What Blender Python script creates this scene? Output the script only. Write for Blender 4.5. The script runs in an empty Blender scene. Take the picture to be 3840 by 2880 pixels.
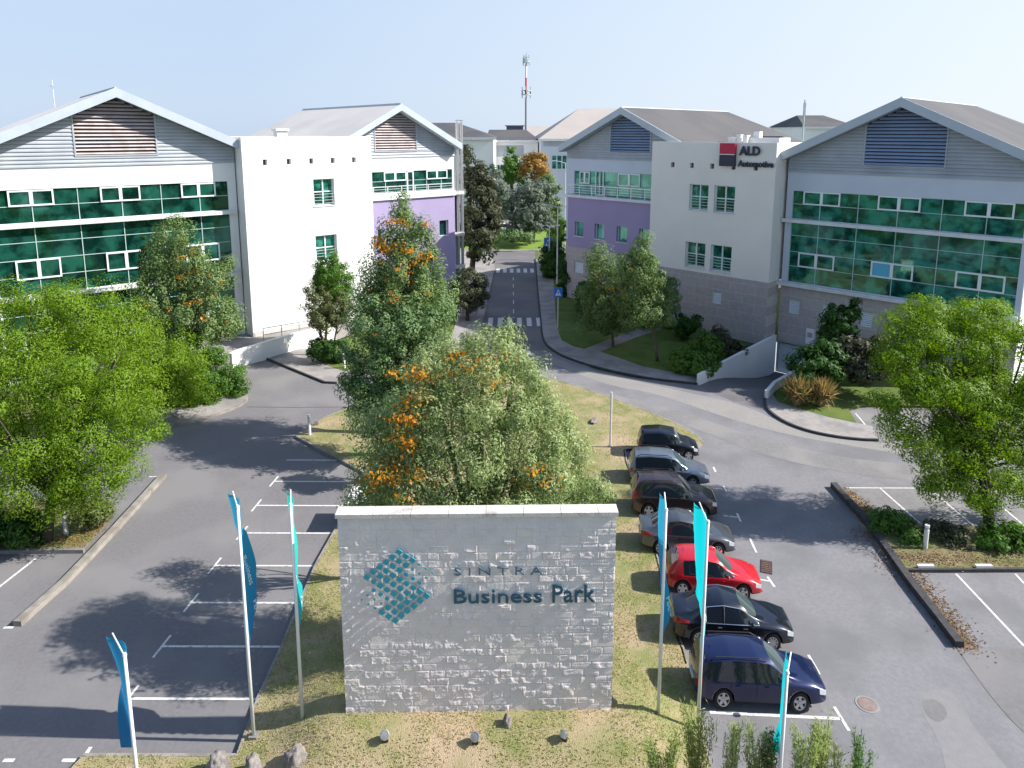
import bpy, bmesh, math, random
import numpy as np
from mathutils import Vector, Matrix
from mathutils.geometry import tessellate_polygon

# ------------------------------------------------------------------ camera, sky, sun
sc = bpy.context.scene
COL = sc.collection
F, CX, CY, YH, H = 2613.0, 1920.0, 934.0, 495.0, 20.5      # lens calibration (3840 px wide frame)
TH = math.atan((CY - YH) / F); ct, st = math.cos(TH), math.sin(TH)
cam = bpy.data.cameras.new("camera"); cam_o = bpy.data.objects.new("camera", cam); COL.objects.link(cam_o)
cam.sensor_width = 36.0; cam.lens = F / 3840 * 36.0; cam.shift_y = -(1440.0 - CY) / 3840.0
cam.clip_start = 0.2; cam.clip_end = 6000
cam_o.location = (0, 0, H); cam_o.rotation_euler = (math.radians(90) - TH, 0, 0)
sc.camera = cam_o
SUN = Vector((1.0, -0.03, 0.78)).normalized()
SUN_EL = math.asin(SUN.z)
w = bpy.data.worlds.new("World"); sc.world = w; w.use_nodes = True
nt = w.node_tree; bg = nt.nodes["Background"]
sky = nt.nodes.new("ShaderNodeTexSky"); sky.sky_type = 'NISHITA'; sky.sun_disc = False
sky.sun_elevation = SUN_EL; sky.sun_rotation = math.radians(91.7)
sky.air_density = 1.0; sky.dust_density = 0.7; sky.ozone_density = 1.6; sky.altitude = 0
# hazy air: the sky pales towards the horizon, a little whiter towards the sun
tcw = nt.nodes.new("ShaderNodeTexCoord"); sep = nt.nodes.new("ShaderNodeSeparateXYZ"); nt.links.new(tcw.outputs['Generated'], sep.inputs[0])
elr = nt.nodes.new("ShaderNodeMapRange"); elr.interpolation_type = 'SMOOTHSTEP'; elr.inputs[1].default_value = 0.08; elr.inputs[2].default_value = 0.62
elr.inputs[3].default_value = 0.93; elr.inputs[4].default_value = 0.0; nt.links.new(sep.outputs['Z'], elr.inputs[0])
azr = nt.nodes.new("ShaderNodeMapRange"); azr.inputs[1].default_value = -0.35; azr.inputs[2].default_value = 0.75; nt.links.new(sep.outputs['X'], azr.inputs[0])
hz = nt.nodes.new("ShaderNodeMix"); hz.data_type = 'RGBA'; hz.inputs[6].default_value = (3.75, 4.65, 6.0, 1); hz.inputs[7].default_value = (5.9, 6.4, 6.9, 1); nt.links.new(azr.outputs[0], hz.inputs[0])
mxs = nt.nodes.new("ShaderNodeMix"); mxs.data_type = 'RGBA'; nt.links.new(elr.outputs[0], mxs.inputs[0]); gsk = nt.nodes.new('ShaderNodeVectorMath'); gsk.operation = 'SCALE'; gsk.inputs[3].default_value = 1.45; nt.links.new(sky.outputs[0], gsk.inputs[0]); nt.links.new(gsk.outputs[0], mxs.inputs[6]); nt.links.new(hz.outputs[2], mxs.inputs[7])
nt.links.new(mxs.outputs[2], bg.inputs[0]); bg.inputs[1].default_value = 0.080
sl = bpy.data.lights.new("sun", 'SUN'); sl.energy = 4.5; sl.angle = math.radians(0.5); sl.color = (1.0, 0.955, 0.88)
so = bpy.data.objects.new("sun", sl); COL.objects.link(so); so.location = (60, 0, 80)
so.rotation_euler = SUN.to_track_quat('Z', 'Y').to_euler()
sc.view_settings.view_transform = 'Standard'; sc.view_settings.look = 'None'
sc.view_settings.exposure = 0.92; sc.view_settings.gamma = 1.0
sc.render.engine = 'CYCLES'
sc.cycles.max_bounces = 6; sc.cycles.diffuse_bounces = 3; sc.cycles.glossy_bounces = 3
sc.cycles.transparent_max_bounces = 4; sc.cycles.transmission_bounces = 3
sc.cycles.use_denoising = True

R = random.Random(7)
# ------------------------------------------------------------------ survey helpers: bearings -> metres
K = 3840.0 / 2212.0
def ray(u, v):
    a = (u * K - CX) / F; b = (CY - v * K) / F
    return (a, ct + b * st, -st + b * ct)
def g(u, v, z=0.0):
    r = ray(u, v); t = (z - H) / r[2]
    return (r[0] * t, r[1] * t)
def at(u, v, Y):
    r = ray(u, v); t = Y / r[1]
    return Vector((r[0] * t, Y, H + r[2] * t))
def gl(pts, z=0.0): return [g(u, v, z) for u, v in pts]
def onplane(u, v, P, d):
    n = (-d[1], d[0]); r = ray(u, v)
    t = (P[0] * n[0] + P[1] * n[1]) / (r[0] * n[0] + r[1] * n[1])
    x, y, z = r[0] * t, r[1] * t, H + r[2] * t
    return ((x - P[0]) * d[0] + (y - P[1]) * d[1], z)

# ------------------------------------------------------------------ materials
def _m(name):
    m = bpy.data.materials.new(name); m.use_nodes = True
    return m, m.node_tree, m.node_tree.nodes["Principled BSDF"]
def C4(c): return (c[0], c[1], c[2], 1.0)
def flat(name, c, rough=0.6, metal=0.0, spec=0.5, coat=0.0):
    m, t, b = _m(name)
    b.inputs['Base Color'].default_value = C4(c); b.inputs['Roughness'].default_value = rough
    b.inputs['Metallic'].default_value = metal; b.inputs['Specular IOR Level'].default_value = spec
    b.inputs['Coat Weight'].default_value = coat; b.inputs['Coat Roughness'].default_value = 0.03
    return m
def noisy(name, c1, c2, scale=1.0, rough=0.85, bump=0.0, bscale=None, c3=None, s3=0.15, lo=0.35, hi=0.65, spec=0.3, lo3=0.45, hi3=0.62, stretch=None):
    m, t, b = _m(name); N = t.nodes; L = t.links
    geo = N.new("ShaderNodeNewGeometry"); pos = geo.outputs['Position']
    if stretch:
        mp = N.new("ShaderNodeMapping"); L.new(pos, mp.inputs[0]); mp.inputs['Scale'].default_value = stretch; pos = mp.outputs[0]
    def noise(s, d=4.0):
        n = N.new("ShaderNodeTexNoise"); n.inputs['Scale'].default_value = s; n.inputs['Detail'].default_value = d
        L.new(pos, n.inputs['Vector']); return n
    def ramp(fac, lo, hi):
        r = N.new("ShaderNodeMapRange"); r.inputs[1].default_value = lo; r.inputs[2].default_value = hi
        L.new(fac, r.inputs[0]); return r.outputs[0]
    n1 = noise(scale, 6); mx = N.new("ShaderNodeMix"); mx.data_type = 'RGBA'
    mx.inputs[6].default_value = C4(c1); mx.inputs[7].default_value = C4(c2)
    L.new(ramp(n1.outputs['Fac'], lo, hi), mx.inputs[0]); out = mx.outputs[2]
    if c3 is not None:
        n3 = noise(s3, 5); m3 = N.new("ShaderNodeMix"); m3.data_type = 'RGBA'; m3.inputs[7].default_value = C4(c3)
        L.new(out, m3.inputs[6]); L.new(ramp(n3.outputs['Fac'], lo3, hi3), m3.inputs[0]); out = m3.outputs[2]
    L.new(out, b.inputs['Base Color']); b.inputs['Roughness'].default_value = rough
    b.inputs['Specular IOR Level'].default_value = spec
    if bump:
        nb = noise(bscale or scale * 4, 6); bp = N.new("ShaderNodeBump"); bp.inputs['Strength'].default_value = bump
        bp.inputs['Distance'].default_value = 0.05
        L.new(nb.outputs['Fac'], bp.inputs['Height']); L.new(bp.outputs[0], b.inputs['Normal'])
    return m
def leafmat(name, cols, trans=0.35, rough=0.55):
    m = bpy.data.materials.new(name); m.use_nodes = True; t = m.node_tree; N = t.nodes; L = t.links
    N.clear(); out = N.new("ShaderNodeOutputMaterial")
    geo = N.new("ShaderNodeNewGeometry"); cr = N.new("ShaderNodeValToRGB"); cr.color_ramp.interpolation = 'LINEAR'
    e = cr.color_ramp.elements
    while len(e) < len(cols): e.new(0.5)
    for i, c in enumerate(cols):
        e[i].position = i / max(1, len(cols) - 1); e[i].color = C4(c)
    L.new(geo.outputs['Random Per Island'], cr.inputs[0])
    df = N.new("ShaderNodeBsdfPrincipled"); df.inputs['Roughness'].default_value = rough; df.inputs['Specular IOR Level'].default_value = 0.25
    tr = N.new("ShaderNodeBsdfTranslucent"); mx = N.new("ShaderNodeMixShader"); mx.inputs[0].default_value = trans
    L.new(cr.outputs[0], df.inputs['Base Color'])
    hs = N.new("ShaderNodeHueSaturation"); hs.inputs['Saturation'].default_value = 1.1; hs.inputs['Value'].default_value = 1.5
    L.new(cr.outputs[0], hs.inputs['Color']); L.new(hs.outputs[0], tr.inputs['Color'])
    L.new(df.outputs[0], mx.inputs[1]); L.new(tr.outputs[0], mx.inputs[2]); L.new(mx.outputs[0], out.inputs[0])
    return m
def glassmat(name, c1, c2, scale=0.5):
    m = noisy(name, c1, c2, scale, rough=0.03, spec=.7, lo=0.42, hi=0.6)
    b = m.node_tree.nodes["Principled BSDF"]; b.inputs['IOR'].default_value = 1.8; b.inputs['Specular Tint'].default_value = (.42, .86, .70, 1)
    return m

M = {}
M['asphalt_left'] = noisy('asphalt_left', (.162, .155, .162), (.188, .18, .185), 6, .92, .5, 60, c3=(.21, .202, .203), s3=.22)
M['asphalt_right'] = noisy('asphalt_right', (.205, .20, .212), (.235, .228, .238), 5, .92, .5, 60, c3=(.175, .172, .182), s3=.3)
M['asphalt_road'] = noisy('asphalt_road', (.125, .12, .127), (.15, .145, .15), 6, .92, .4, 60, c3=(.17, .163, .163), s3=.2)
M['asphalt_worn'] = noisy('asphalt_worn', (.26, .245, .235), (.29, .275, .26), 4, .92, .4, 60, c3=(.25, .24, .235), s3=.35)
M['asphalt_band'] = noisy('asphalt_band', (.185, .18, .182), (.215, .208, .208), 4, .92, .4, 60, c3=(.245, .235, .23), s3=.4)
M['asphalt_patch'] = noisy('asphalt_patch', (.165, .16, .16), (.19, .185, .185), 5, .92, .4, 60, c3=(.21, .2, .2), s3=.4)
M['sand_stain'] = noisy('sand_stain', (.235, .228, .232), (.215, .209, .215), 3, .95, .4, 40)
M['ground'] = noisy('ground', (.06, .10, .03), (.09, .13, .04), .2, .95, .4, 5, c3=(.12, .13, .06), s3=.03)
M['dry_lawn'] = noisy('dry_lawn', (.31, .265, .14), (.195, .215, .075), 1.6, .95, .8, 26, c3=(.42, .315, .21), s3=.34, lo3=.46, hi3=.66)
M['lawn'] = noisy('lawn', (.075, .125, .022), (.115, .165, .032), .8, .95, .7, 25, c3=(.17, .185, .05), s3=.22, lo3=.5, hi3=.75)
M['lawn_far'] = noisy('lawn_far', (.13, .22, .03), (.19, .27, .05), .3, .95, .4, 10)
M['litter'] = noisy('litter', (.19, .125, .075), (.30, .2, .12), 5, .95, .8, 30, c3=(.36, .27, .17), s3=1.5)
M['soil'] = noisy('soil', (.16, .12, .07), (.24, .2, .1), 3, .95, .8, 25, c3=(.14, .17, .05), s3=.7)
M['paving'] = noisy('paving', (.28, .262, .25), (.34, .315, .30), 3, .9, .4, 30, c3=(.23, .215, .21), s3=.5)
M['kerb'] = noisy('kerb', (.26, .235, .205), (.31, .285, .25), 3, .9, .4, 25, c3=(.2, .18, .155), s3=1.2)
M['kerb_dark'] = noisy('kerb_dark', (.045, .045, .05), (.07, .068, .07), 3, .9, .4, 25)
M['kerb_grey'] = noisy('kerb_grey', (.17, .165, .165), (.24, .23, .22), 3, .9, .4, 25)
M['paint'] = noisy('paint', (.66, .65, .63), (.5, .49, .48), 7, .8, lo=.4, hi=.75, c3=(.3, .29, .29), s3=4.5, lo3=.58, hi3=.68)
M['white_wall'] = noisy('white_wall', (.80, .80, .78), (.76, .76, .745), .5, .85, c3=(.72, .715, .69), s3=.15, lo3=.5, hi3=.8)
M['warm_shade_wall'] = noisy('warm_shade_wall', (.80, .76, .70), (.77, .73, .67), .5, .85, c3=(.73, .69, .63), s3=.15, lo3=.5, hi3=.8)  # copy of the white wall, warm shadow tone put into its colour
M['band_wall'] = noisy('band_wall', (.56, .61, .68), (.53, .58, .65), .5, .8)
M['purple_wall'] = noisy('purple_wall', (.35, .295, .47), (.33, .275, .44), .4, .85)
M['cladding'] = noisy('cladding', (.40, .43, .47), (.35, .38, .42), .7, .5, spec=.4, c3=(.31, .335, .37), s3=.3, lo3=.5, hi3=.7)
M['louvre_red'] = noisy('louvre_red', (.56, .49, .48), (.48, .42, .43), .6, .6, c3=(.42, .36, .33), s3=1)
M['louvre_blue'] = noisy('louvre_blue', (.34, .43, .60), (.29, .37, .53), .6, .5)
M['louvre_dark'] = flat('louvre_dark', (.06, .065, .10), .8)
M['fascia'] = noisy('fascia', (.46, .515, .56), (.42, .47, .52), .6, .5, spec=.4)
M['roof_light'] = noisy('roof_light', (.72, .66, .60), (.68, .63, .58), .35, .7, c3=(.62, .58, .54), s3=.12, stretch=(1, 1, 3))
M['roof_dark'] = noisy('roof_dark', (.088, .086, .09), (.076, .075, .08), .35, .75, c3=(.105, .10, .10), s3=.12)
M['roof_beige'] = noisy('roof_beige', (.40, .36, .325), (.37, .335, .31), .2, .8)
M['sill'] = noisy('sill', (.70, .71, .71), (.6, .61, .62), 1.5, .6)
M['frame'] = flat('frame', (.74, .78, .78), .45)
M['mullion'] = flat('mullion', (.42, .55, .53), .4)
M['glass_green'] = glassmat('glass_green', (.006, .05, .04), (.035, .22, .165), 1.0)  # bright green patches imitate reflections and curtains in the base colour
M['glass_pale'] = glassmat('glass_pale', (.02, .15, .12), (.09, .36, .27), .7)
M['glass_sunny'] = glassmat('glass_sunny', (.002, .018, .014), (.012, .085, .062), .75)  # darker copy of the green glass, colour lowered for the sunlit left facades
M['glass_dark'] = glassmat('glass_dark', (.008, .03, .028), (.012, .05, .05), .6)
M['blind_blue'] = flat('blind_blue', (.10, .42, .60), .5)
M['dark'] = flat('dark', (.03, .03, .035), .9)
M['scupper'] = noisy('scupper', (.10, .085, .07), (.16, .12, .08), 2, .9)
M['rail'] = flat('rail', (.66, .68, .69), .4, .2)
M['steel'] = flat('steel', (.5, .5, .5), .35, .8)
M['black_sign'] = flat('black_sign', (.018, .02, .045), .45)
M['red_sign'] = flat('red_sign', (.50, .006, .05), .45)
M['teal'] = flat('teal', (.02, .26, .37), .5)
M['logo_blue'] = flat('logo_blue', (.02, .30, .40), .5)
M['navy'] = flat('navy', (.012, .085, .14), .5)
M['greyblue'] = flat('greyblue', (.085, .15, .22), .5)
M['coping'] = noisy('coping', (.62, .585, .56), (.52, .49, .47), 2.5, .85, .4, 20, c3=(.36, .33, .3), s3=1.6, lo3=.6, hi3=.75)
M['pole'] = flat('pole', (.72, .73, .74), .35)
M['bollard'] = flat('bollard', (.76, .75, .72), .5)
M['bark'] = noisy('bark', (.10, .075, .055), (.17, .135, .10), 5, .95, .6, 30)
M['bark_dark'] = noisy('bark_dark', (.055, .045, .037), (.09, .075, .06), 5, .95, .6, 30)
M['rock'] = noisy('rock', (.30, .27, .25), (.21, .19, .175), 6, .95, .8, 30, c3=(.17, .15, .14), s3=4)
M['tyre'] = flat('tyre', (.012, .012, .013), .8)
M['rim'] = flat('rim', (.60, .61, .63), .3, .75)
M['car_glass'] = flat('car_glass', (.012, .018, .026), .04, 0, 1.0)
M['windshield'] = flat('windshield', (.05, .075, .075), .05, 0, 1.0)
M['lamp_clear'] = flat('lamp_clear', (.62, .66, .70), .12, .3, .8)
M['lamp_red'] = flat('lamp_red', (.32, .005, .012), .2, 0, .6, .5)
M['trim_black'] = flat('trim_black', (.018, .018, .02), .6)
M['chrome'] = flat('chrome', (.7, .7, .72), .2, .9)
M['plate'] = flat('plate', (.7, .72, .75), .5)
M['sign_blue'] = flat('sign_blue', (.03, .16, .55), .45)
M['sign_white'] = flat('sign_white', (.8, .8, .8), .5)
M['iron'] = noisy('iron', (.10, .055, .045), (.16, .10, .085), 8, .8)
M['rust'] = noisy('rust', (.22, .15, .13), (.24, .20, .19), 5, .9)
M['skin'] = flat('skin', (.42, .26, .19), .6)
M['brick_far'] = flat('brick_far', (.25, .2, .22), .9)

def stonemat():
    m, t, b = _m('stone_base'); N = t.nodes; L = t.links
    tc = N.new("ShaderNodeTexCoord"); mp = N.new("ShaderNodeMapping"); mp.inputs['Rotation'].default_value = (math.radians(90), 0, 0)
    L.new(tc.outputs['Object'], mp.inputs[0])
    bt = N.new("ShaderNodeTexBrick"); bt.inputs['Scale'].default_value = 1.0
    bt.inputs['Color1'].default_value = C4((.40, .335, .32)); bt.inputs['Color2'].default_value = C4((.37, .31, .295))
    bt.inputs['Mortar'].default_value = C4((.47, .42, .40)); bt.inputs['Mortar Size'].default_value = .03
    bt.inputs['Brick Width'].default_value = 2.6; bt.inputs['Row Height'].default_value = .95
    L.new(mp.outputs[0], bt.inputs[0])
    n = N.new("ShaderNodeTexNoise"); n.inputs['Scale'].default_value = 3.0; n.inputs['Detail'].default_value = 8
    L.new(tc.outputs['Object'], n.inputs[0])
    mx = N.new("ShaderNodeMix"); mx.data_type = 'RGBA'; mx.blend_type = 'MULTIPLY'; mx.inputs[0].default_value = .55
    L.new(bt.outputs[0], mx.inputs[6]); L.new(n.outputs['Color'], mx.inputs[7])
    hs = N.new("ShaderNodeHueSaturation"); hs.inputs['Value'].default_value = 1.55; hs.inputs['Saturation'].default_value = .75
    L.new(mx.outputs[2], hs.inputs['Color']); L.new(hs.outputs[0], b.inputs['Base Color']); b.inputs['Roughness'].default_value = .9
    bp = N.new("ShaderNodeBump"); bp.inputs['Strength'].default_value = .5; L.new(n.outputs['Fac'], bp.inputs['Height']); L.new(bp.outputs[0], b.inputs['Normal'])
    return m
M['stone'] = stonemat()
M['split_stone'] = noisy('split_stone', (.80, .72, .715), (.70, .635, .635), 2.2, .9, .5, 45, c3=(.84, .76, .70), s3=1.1, lo3=.52, hi3=.75)

# ------------------------------------------------------------------ mesh builder
class MB:
    def __init__(s): s.v = []; s.f = []
    def quad(s, a, b, c, d):
        n = len(s.v); s.v += [tuple(a), tuple(b), tuple(c), tuple(d)]; s.f.append((n, n + 1, n + 2, n + 3)); return s
    def poly(s, pts):
        n = len(s.v); s.v += [tuple(p) for p in pts]; s.f.append(tuple(range(n, n + len(pts)))); return s
    def box(s, x0, x1, y0, y1, z0, z1):
        if x0 > x1: x0, x1 = x1, x0
        if y0 > y1: y0, y1 = y1, y0
        n = len(s.v)
        s.v += [(x0, y0, z0), (x1, y0, z0), (x1, y1, z0), (x0, y1, z0), (x0, y0, z1), (x1, y0, z1), (x1, y1, z1), (x0, y1, z1)]
        for f in ((0, 3, 2, 1), (4, 5, 6, 7), (0, 1, 5, 4), (1, 2, 6, 5), (2, 3, 7, 6), (3, 0, 4, 7)): s.f.append(tuple(n + i for i in f))
        return s
    def prism(s, ring, d):            # ring of points, extruded by vector d
        n = len(s.v); k = len(ring); d = Vector(d)
        s.v += [tuple(p) for p in ring] + [tuple(Vector(p) + d) for p in ring]
        s.f.append(tuple(range(n + k - 1, n - 1, -1))); s.f.append(tuple(range(n + k, n + 2 * k)))
        for i in range(k): j = (i + 1) % k; s.f.append((n + i, n + j, n + k + j, n + k + i))
        return s
    def tube(s, pts, rad, k=8, caps=True):
        pts = [Vector(p) for p in pts]
        if not hasattr(rad, '__len__'): rad = [rad] * len(pts)
        n = len(s.v)
        for i, p in enumerate(pts):
            d = (pts[min(i + 1, len(pts) - 1)] - pts[max(i - 1, 0)]).normalized()
            a = d.cross(Vector((0.3, 1, 0.1)))
            if a.length < .1: a = d.cross(Vector((1, 0, 0)))
            a.normalize(); b = d.cross(a)
            for q in range(k):
                t = 2 * math.pi * q / k; s.v.append(tuple(p + (a * math.cos(t) + b * math.sin(t)) * rad[i]))
        for i in range(len(pts) - 1):
            for q in range(k):
                r = (q + 1) % k; s.f.append((n + i * k + q, n + i * k + r, n + (i + 1) * k + r, n + (i + 1) * k + q))
        if caps: s.f.append(tuple(n + q for q in range(k - 1, -1, -1))); s.f.append(tuple(n + (len(pts) - 1) * k + q for q in range(k)))
        return s
    def lathe(s, prof, c=(0, 0, 0), axis='z', k=20):   # prof: (r, h)
        n = len(s.v)
        for r, h in prof:
            for q in range(k):
                t = 2 * math.pi * q / k; a, b = r * math.cos(t), r * math.sin(t)
                p = (a, b, h) if axis == 'z' else ((a, h, b) if axis == 'y' else (h, a, b))
                s.v.append((p[0] + c[0], p[1] + c[1], p[2] + c[2]))
        for i in range(len(prof) - 1):
            for q in range(k):
                r = (q + 1) % k; s.f.append((n + i * k + q, n + i * k + r, n + (i + 1) * k + r, n + (i + 1) * k + q))
        return s
    def build(s, name, m, parent=None, smooth=False, fix=True):
        me = bpy.data.meshes.new(name); me.from_pydata(s.v, [], s.f)
        if fix:
            bm = bmesh.new(); bm.from_mesh(me); bmesh.ops.recalc_face_normals(bm, faces=bm.faces); bm.to_mesh(me); bm.free()
        me.materials.append(m)
        o = bpy.data.objects.new(name, me); COL.objects.link(o)
        if parent: o.parent = parent
        if smooth:
            me.shade_smooth()
        return o
def tag(o, label=None, cat=None, group=None, kind=None):
    if label: o['label'] = label
    if cat: o['category'] = cat
    if group: o['group'] = group
    if kind: o['kind'] = kind
    return o
def empty(name, loc, rz=0.0, label=None, cat=None, group=None):
    o = bpy.data.objects.new(name, None); COL.objects.link(o); o.location = loc; o.rotation_euler = (0, 0, rz)
    o.empty_display_size = .3
    return tag(o, label, cat, group)
def copy_tree(o, parent=None):
    c = o.copy(); COL.objects.link(c); c.parent = parent
    for ch in list(o.children): copy_tree(ch, c)
    return c
def skirt(name, rings, z, m, kind='structure', parent=None, holes=()):
    """flat sheet from a polygon, optional holes"""
    loops = [[Vector((x, y, 0)) for x, y in rings]] + [[Vector((x, y, 0)) for x, y in h] for h in holes]
    tris = tessellate_polygon(loops); vs = [p for l in loops for p in l]
    me = bpy.data.meshes.new(name); me.from_pydata([(p.x, p.y, z) for p in vs], [], [tuple(t) for t in tris])
    bm = bmesh.new(); bm.from_mesh(me)
    for f in bm.faces:
        if f.normal.z < 0: f.normal_flip()
    bm.to_mesh(me); bm.free(); me.materials.append(m)
    o = bpy.data.objects.new(name, me); COL.objects.link(o)
    if parent: o.parent = parent
    if kind: o['kind'] = kind
    return o
def slab(name, pts, z0, z1, m):
    """raised flat area with a vertical edge"""
    b = MB(); n = len(pts)
    tris = tessellate_polygon([[Vector((x, y, 0)) for x, y in pts]])
    b.v = [(x, y, z1) for x, y in pts] + [(x, y, z0) for x, y in pts]
    b.f = [tuple(t) for t in tris] + [(i, (i + 1) % n, (i + 1) % n + n, i + n) for i in range(n)]
    o = b.build(name, m); o['kind'] = 'structure'; return o
def strip(b, pts, wd, z0, z1, closed=False):
    """a mitred rectangular bar laid along a polyline, offset centred"""
    P = [Vector((p[0], p[1], 0)) for p in pts]; n = len(P); L = []; Rr = []
    for i in range(n):
        a = P[i - 1] if (i or closed) else P[i]; c = P[(i + 1) % n] if (i < n - 1 or closed) else P[i]
        d = (c - a).normalized(); nn = Vector((-d.y, d.x, 0)) * wd / 2; L.append(P[i] + nn); Rr.append(P[i] - nn)
    k = len(b.v)
    for l, r in zip(L, Rr): b.v += [(l.x, l.y, z0), (l.x, l.y, z1), (r.x, r.y, z1), (r.x, r.y, z0)]
    m = n if closed else n - 1
    for i in range(m):
        j = (i + 1) % n
        for q in range(4): b.f.append((k + 4 * i + q, k + 4 * i + (q + 1) % 4, k + 4 * j + (q + 1) % 4, k + 4 * j + q))
    if not closed: b.f.append((k, k + 1, k + 2, k + 3)); e = k + 4 * (n - 1); b.f.append((e + 3, e + 2, e + 1, e))
    return b
def smooth_line(pts, it=2):
    for _ in range(it):
        q = [pts[0]]
        for a, b in zip(pts, pts[1:]):
            q += [(a[0] * .75 + b[0] * .25, a[1] * .75 + b[1] * .25), (a[0] * .25 + b[0] * .75, a[1] * .25 + b[1] * .75)]
        pts = q + [pts[-1]]
    return pts
def line(b, p, q, wd, z):
    p, q = Vector((p[0], p[1], 0)), Vector((q[0], q[1], 0)); d = (q - p).normalized(); n = Vector((-d.y, d.x, 0)) * wd / 2
    a = len(b.v); 
    for c in (p - n, q - n, q + n, p + n): b.v.append((c.x, c.y, z))
    b.f.append((a, a + 1, a + 2, a + 3))

# ================================================================== BUILDINGS geometry frames
def unit(a): return (math.cos(math.radians(a)), math.sin(math.radians(a)))
TR = (24.66, 65.49); AR = -44.5                       # right tower: front right corner, facade bearing
dR = unit(AR); nR = (-dR[1], dR[0])
PR1 = (TR[0] + nR[0] * 2.15, TR[1] + nR[1] * 2.15)     # right gable facade origin
def loc_to_world(P, A, x, y):
    d = unit(A); return (P[0] + d[0] * x - d[1] * y, P[1] + d[1] * x + d[0] * y)
# ================================================================== GROUND
ramp_l0 = g(1508, 832); ramp_r0 = g(1655, 862)
door_l = loc_to_world(PR1, AR, 0.35, -0.15); door_r = loc_to_world(PR1, AR, 4.6, -0.15)
ramp_hole = [ramp_l0, g(1585, 868), ramp_r0, door_r, door_l]
big = [(-900, -60), (900, -60), (900, 2500), (-900, 2500)]
skirt('ground', big, -0.03, M['ground'], holes=[ramp_hole])
ramp_z = -3.1
b = MB(); N = 10
A0, A1, B1, B0 = Vector((*ramp_l0, 0)), Vector((*ramp_r0, 0)), Vector((*door_r, ramp_z)), Vector((*door_l, ramp_z))
for i in range(N):
    t0, t1 = i / N, (i + 1) / N
    e = lambda t: (t * t * (3 - 2 * t))
    def pt(a, c, t): p = a.lerp(c, t); p.z = ramp_z * e(t) - (.012 if t == 0 else 0); return p
    b.quad(pt(A0, B0, t0), pt(A1, B1, t0), pt(A1, B1, t1), pt(A0, B0, t1))
mid = g(1585, 868)
b.poly([(A0.x, A0.y, -.012), (mid[0], mid[1], -.012), (A1.x, A1.y, -.012)])
o = b.build('ramp', M['asphalt_road']); tag(o, kind='structure')

# asphalt sheets
lot_left = [g(-900, 1659), g(-900, 1000), g(-300, 880), g(300, 880), g(513, 800), g(577, 776), g(640, 757)]
asph = [(-75, 8), (-75, 46), (-34, 56), (-24, 60), (-17.5, 66), (-3.6, 66), (-3.6, 140), (-60, 140), (-60, 170), (90, 170), (90, 140), (4.2, 140), (3.2, 66), (5.2, 58), ramp_l0, g(1585, 868), ramp_r0, (29, 50), (75, 46), (75, 8)]
skirt('road', asph, 0.0, M['asphalt_left'])
skirt('parking_lot', [g(1330, 1900), (5.2, 18), g(1480, 1420), g(1345, 990), g(1350, 960), g(1520, 958), g(1400, 893), g(1220, 828), g(1140, 812), g(1160, 770), g(1190, 756), g(1290, 800), g(1400, 823), g(1500, 834), g(1585, 868), g(1650, 885), g(1740, 935), g(1895, 955), (75, 42), (75, 10), (20, 10)], 0.004, M['asphalt_right'])
skirt('road_north', [g(1040, 740), g(1043, 697), g(1069, 580), g(1060, 545), g(1030, 530), (-20, 119.5), (-20, 122), (4.15, 122), (3.9, 117), (3.55, 104), g(1157, 590), g(1168, 690), g(1175, 740), g(1200, 762)], 0.0062, M['asphalt_road'])
# worn light wheel track and darker band on the driveway
worn = smooth_line([g(1120, 775), g(1200, 785), g(1300, 830), g(1420, 850), g(1560, 900), g(1700, 940), g(1850, 965), g(2000, 990), g(2212, 985)], 2)
worn2 = smooth_line([g(2212, 960), g(1950, 962), g(1800, 947), g(1700, 918), g(1600, 872), g(1470, 845), g(1340, 815), g(1240, 790), g(1180, 765)], 2)
skirt('road_worn', worn + worn2, 0.008, M['asphalt_worn'])
band = smooth_line([g(1150, 800), g(1300, 848), g(1450, 880), g(1600, 935), g(1750, 975), g(1900, 1000), g(2212, 1015)], 2)
band2 = smooth_line([g(2212, 1050), g(1950, 1040), g(1760, 1010), g(1620, 975), g(1500, 925), g(1380, 880), g(1240, 835), g(1150, 808)], 2)
skirt('road_band', band + band2, 0.0102, M['asphalt_band'])
skirt('road_patch', [g(2070, 1405), g(2230, 1400), g(2400, 1400), g(2500, 1659), g(2280, 1640), g(2200, 1570), g(2120, 1480)], 0.008, M['asphalt_patch'])
skirt('road_stain', smooth_line([g(1985, 1500), g(2030, 1485), g(2065, 1500), g(2095, 1560), g(2160, 1640), g(2210, 1700), g(2050, 1700), g(2030, 1600), g(1990, 1540), g(1985, 1500)], 2), 0.008, M['sand_stain'])
skirt('road_stain', smooth_line([g(1990, 1515), g(2020, 1508), g(2052, 1540), g(2030, 1565), g(2000, 1545), g(1990, 1515)], 2), 0.012, M['asphalt_patch'])
# parking asphalt beyond planters
skirt('parking_lot', [g(1805, 1052), g(2400, 1052), g(2400, 1140), g(1880, 1120)], 0.008, M['asphalt_band'])
skirt('parking_lot', [g(1960, 1238), g(2400, 1238), g(2400, 1398), g(2072, 1400)], 0.008, M['asphalt_right'])
skirt('parking_lot', [g(1832, 885), g(2300, 890), g(2300, 952), g(1897, 952)], 0.008, M['asphalt_band'])
skirt('leaf_litter', [g(1800, 1056), g(1840, 1060), g(1900, 1120), g(1960, 1240), g(2110, 1400), g(2078, 1403), g(1930, 1225)], 0.016, M['litter'], kind='stuff')

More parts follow.
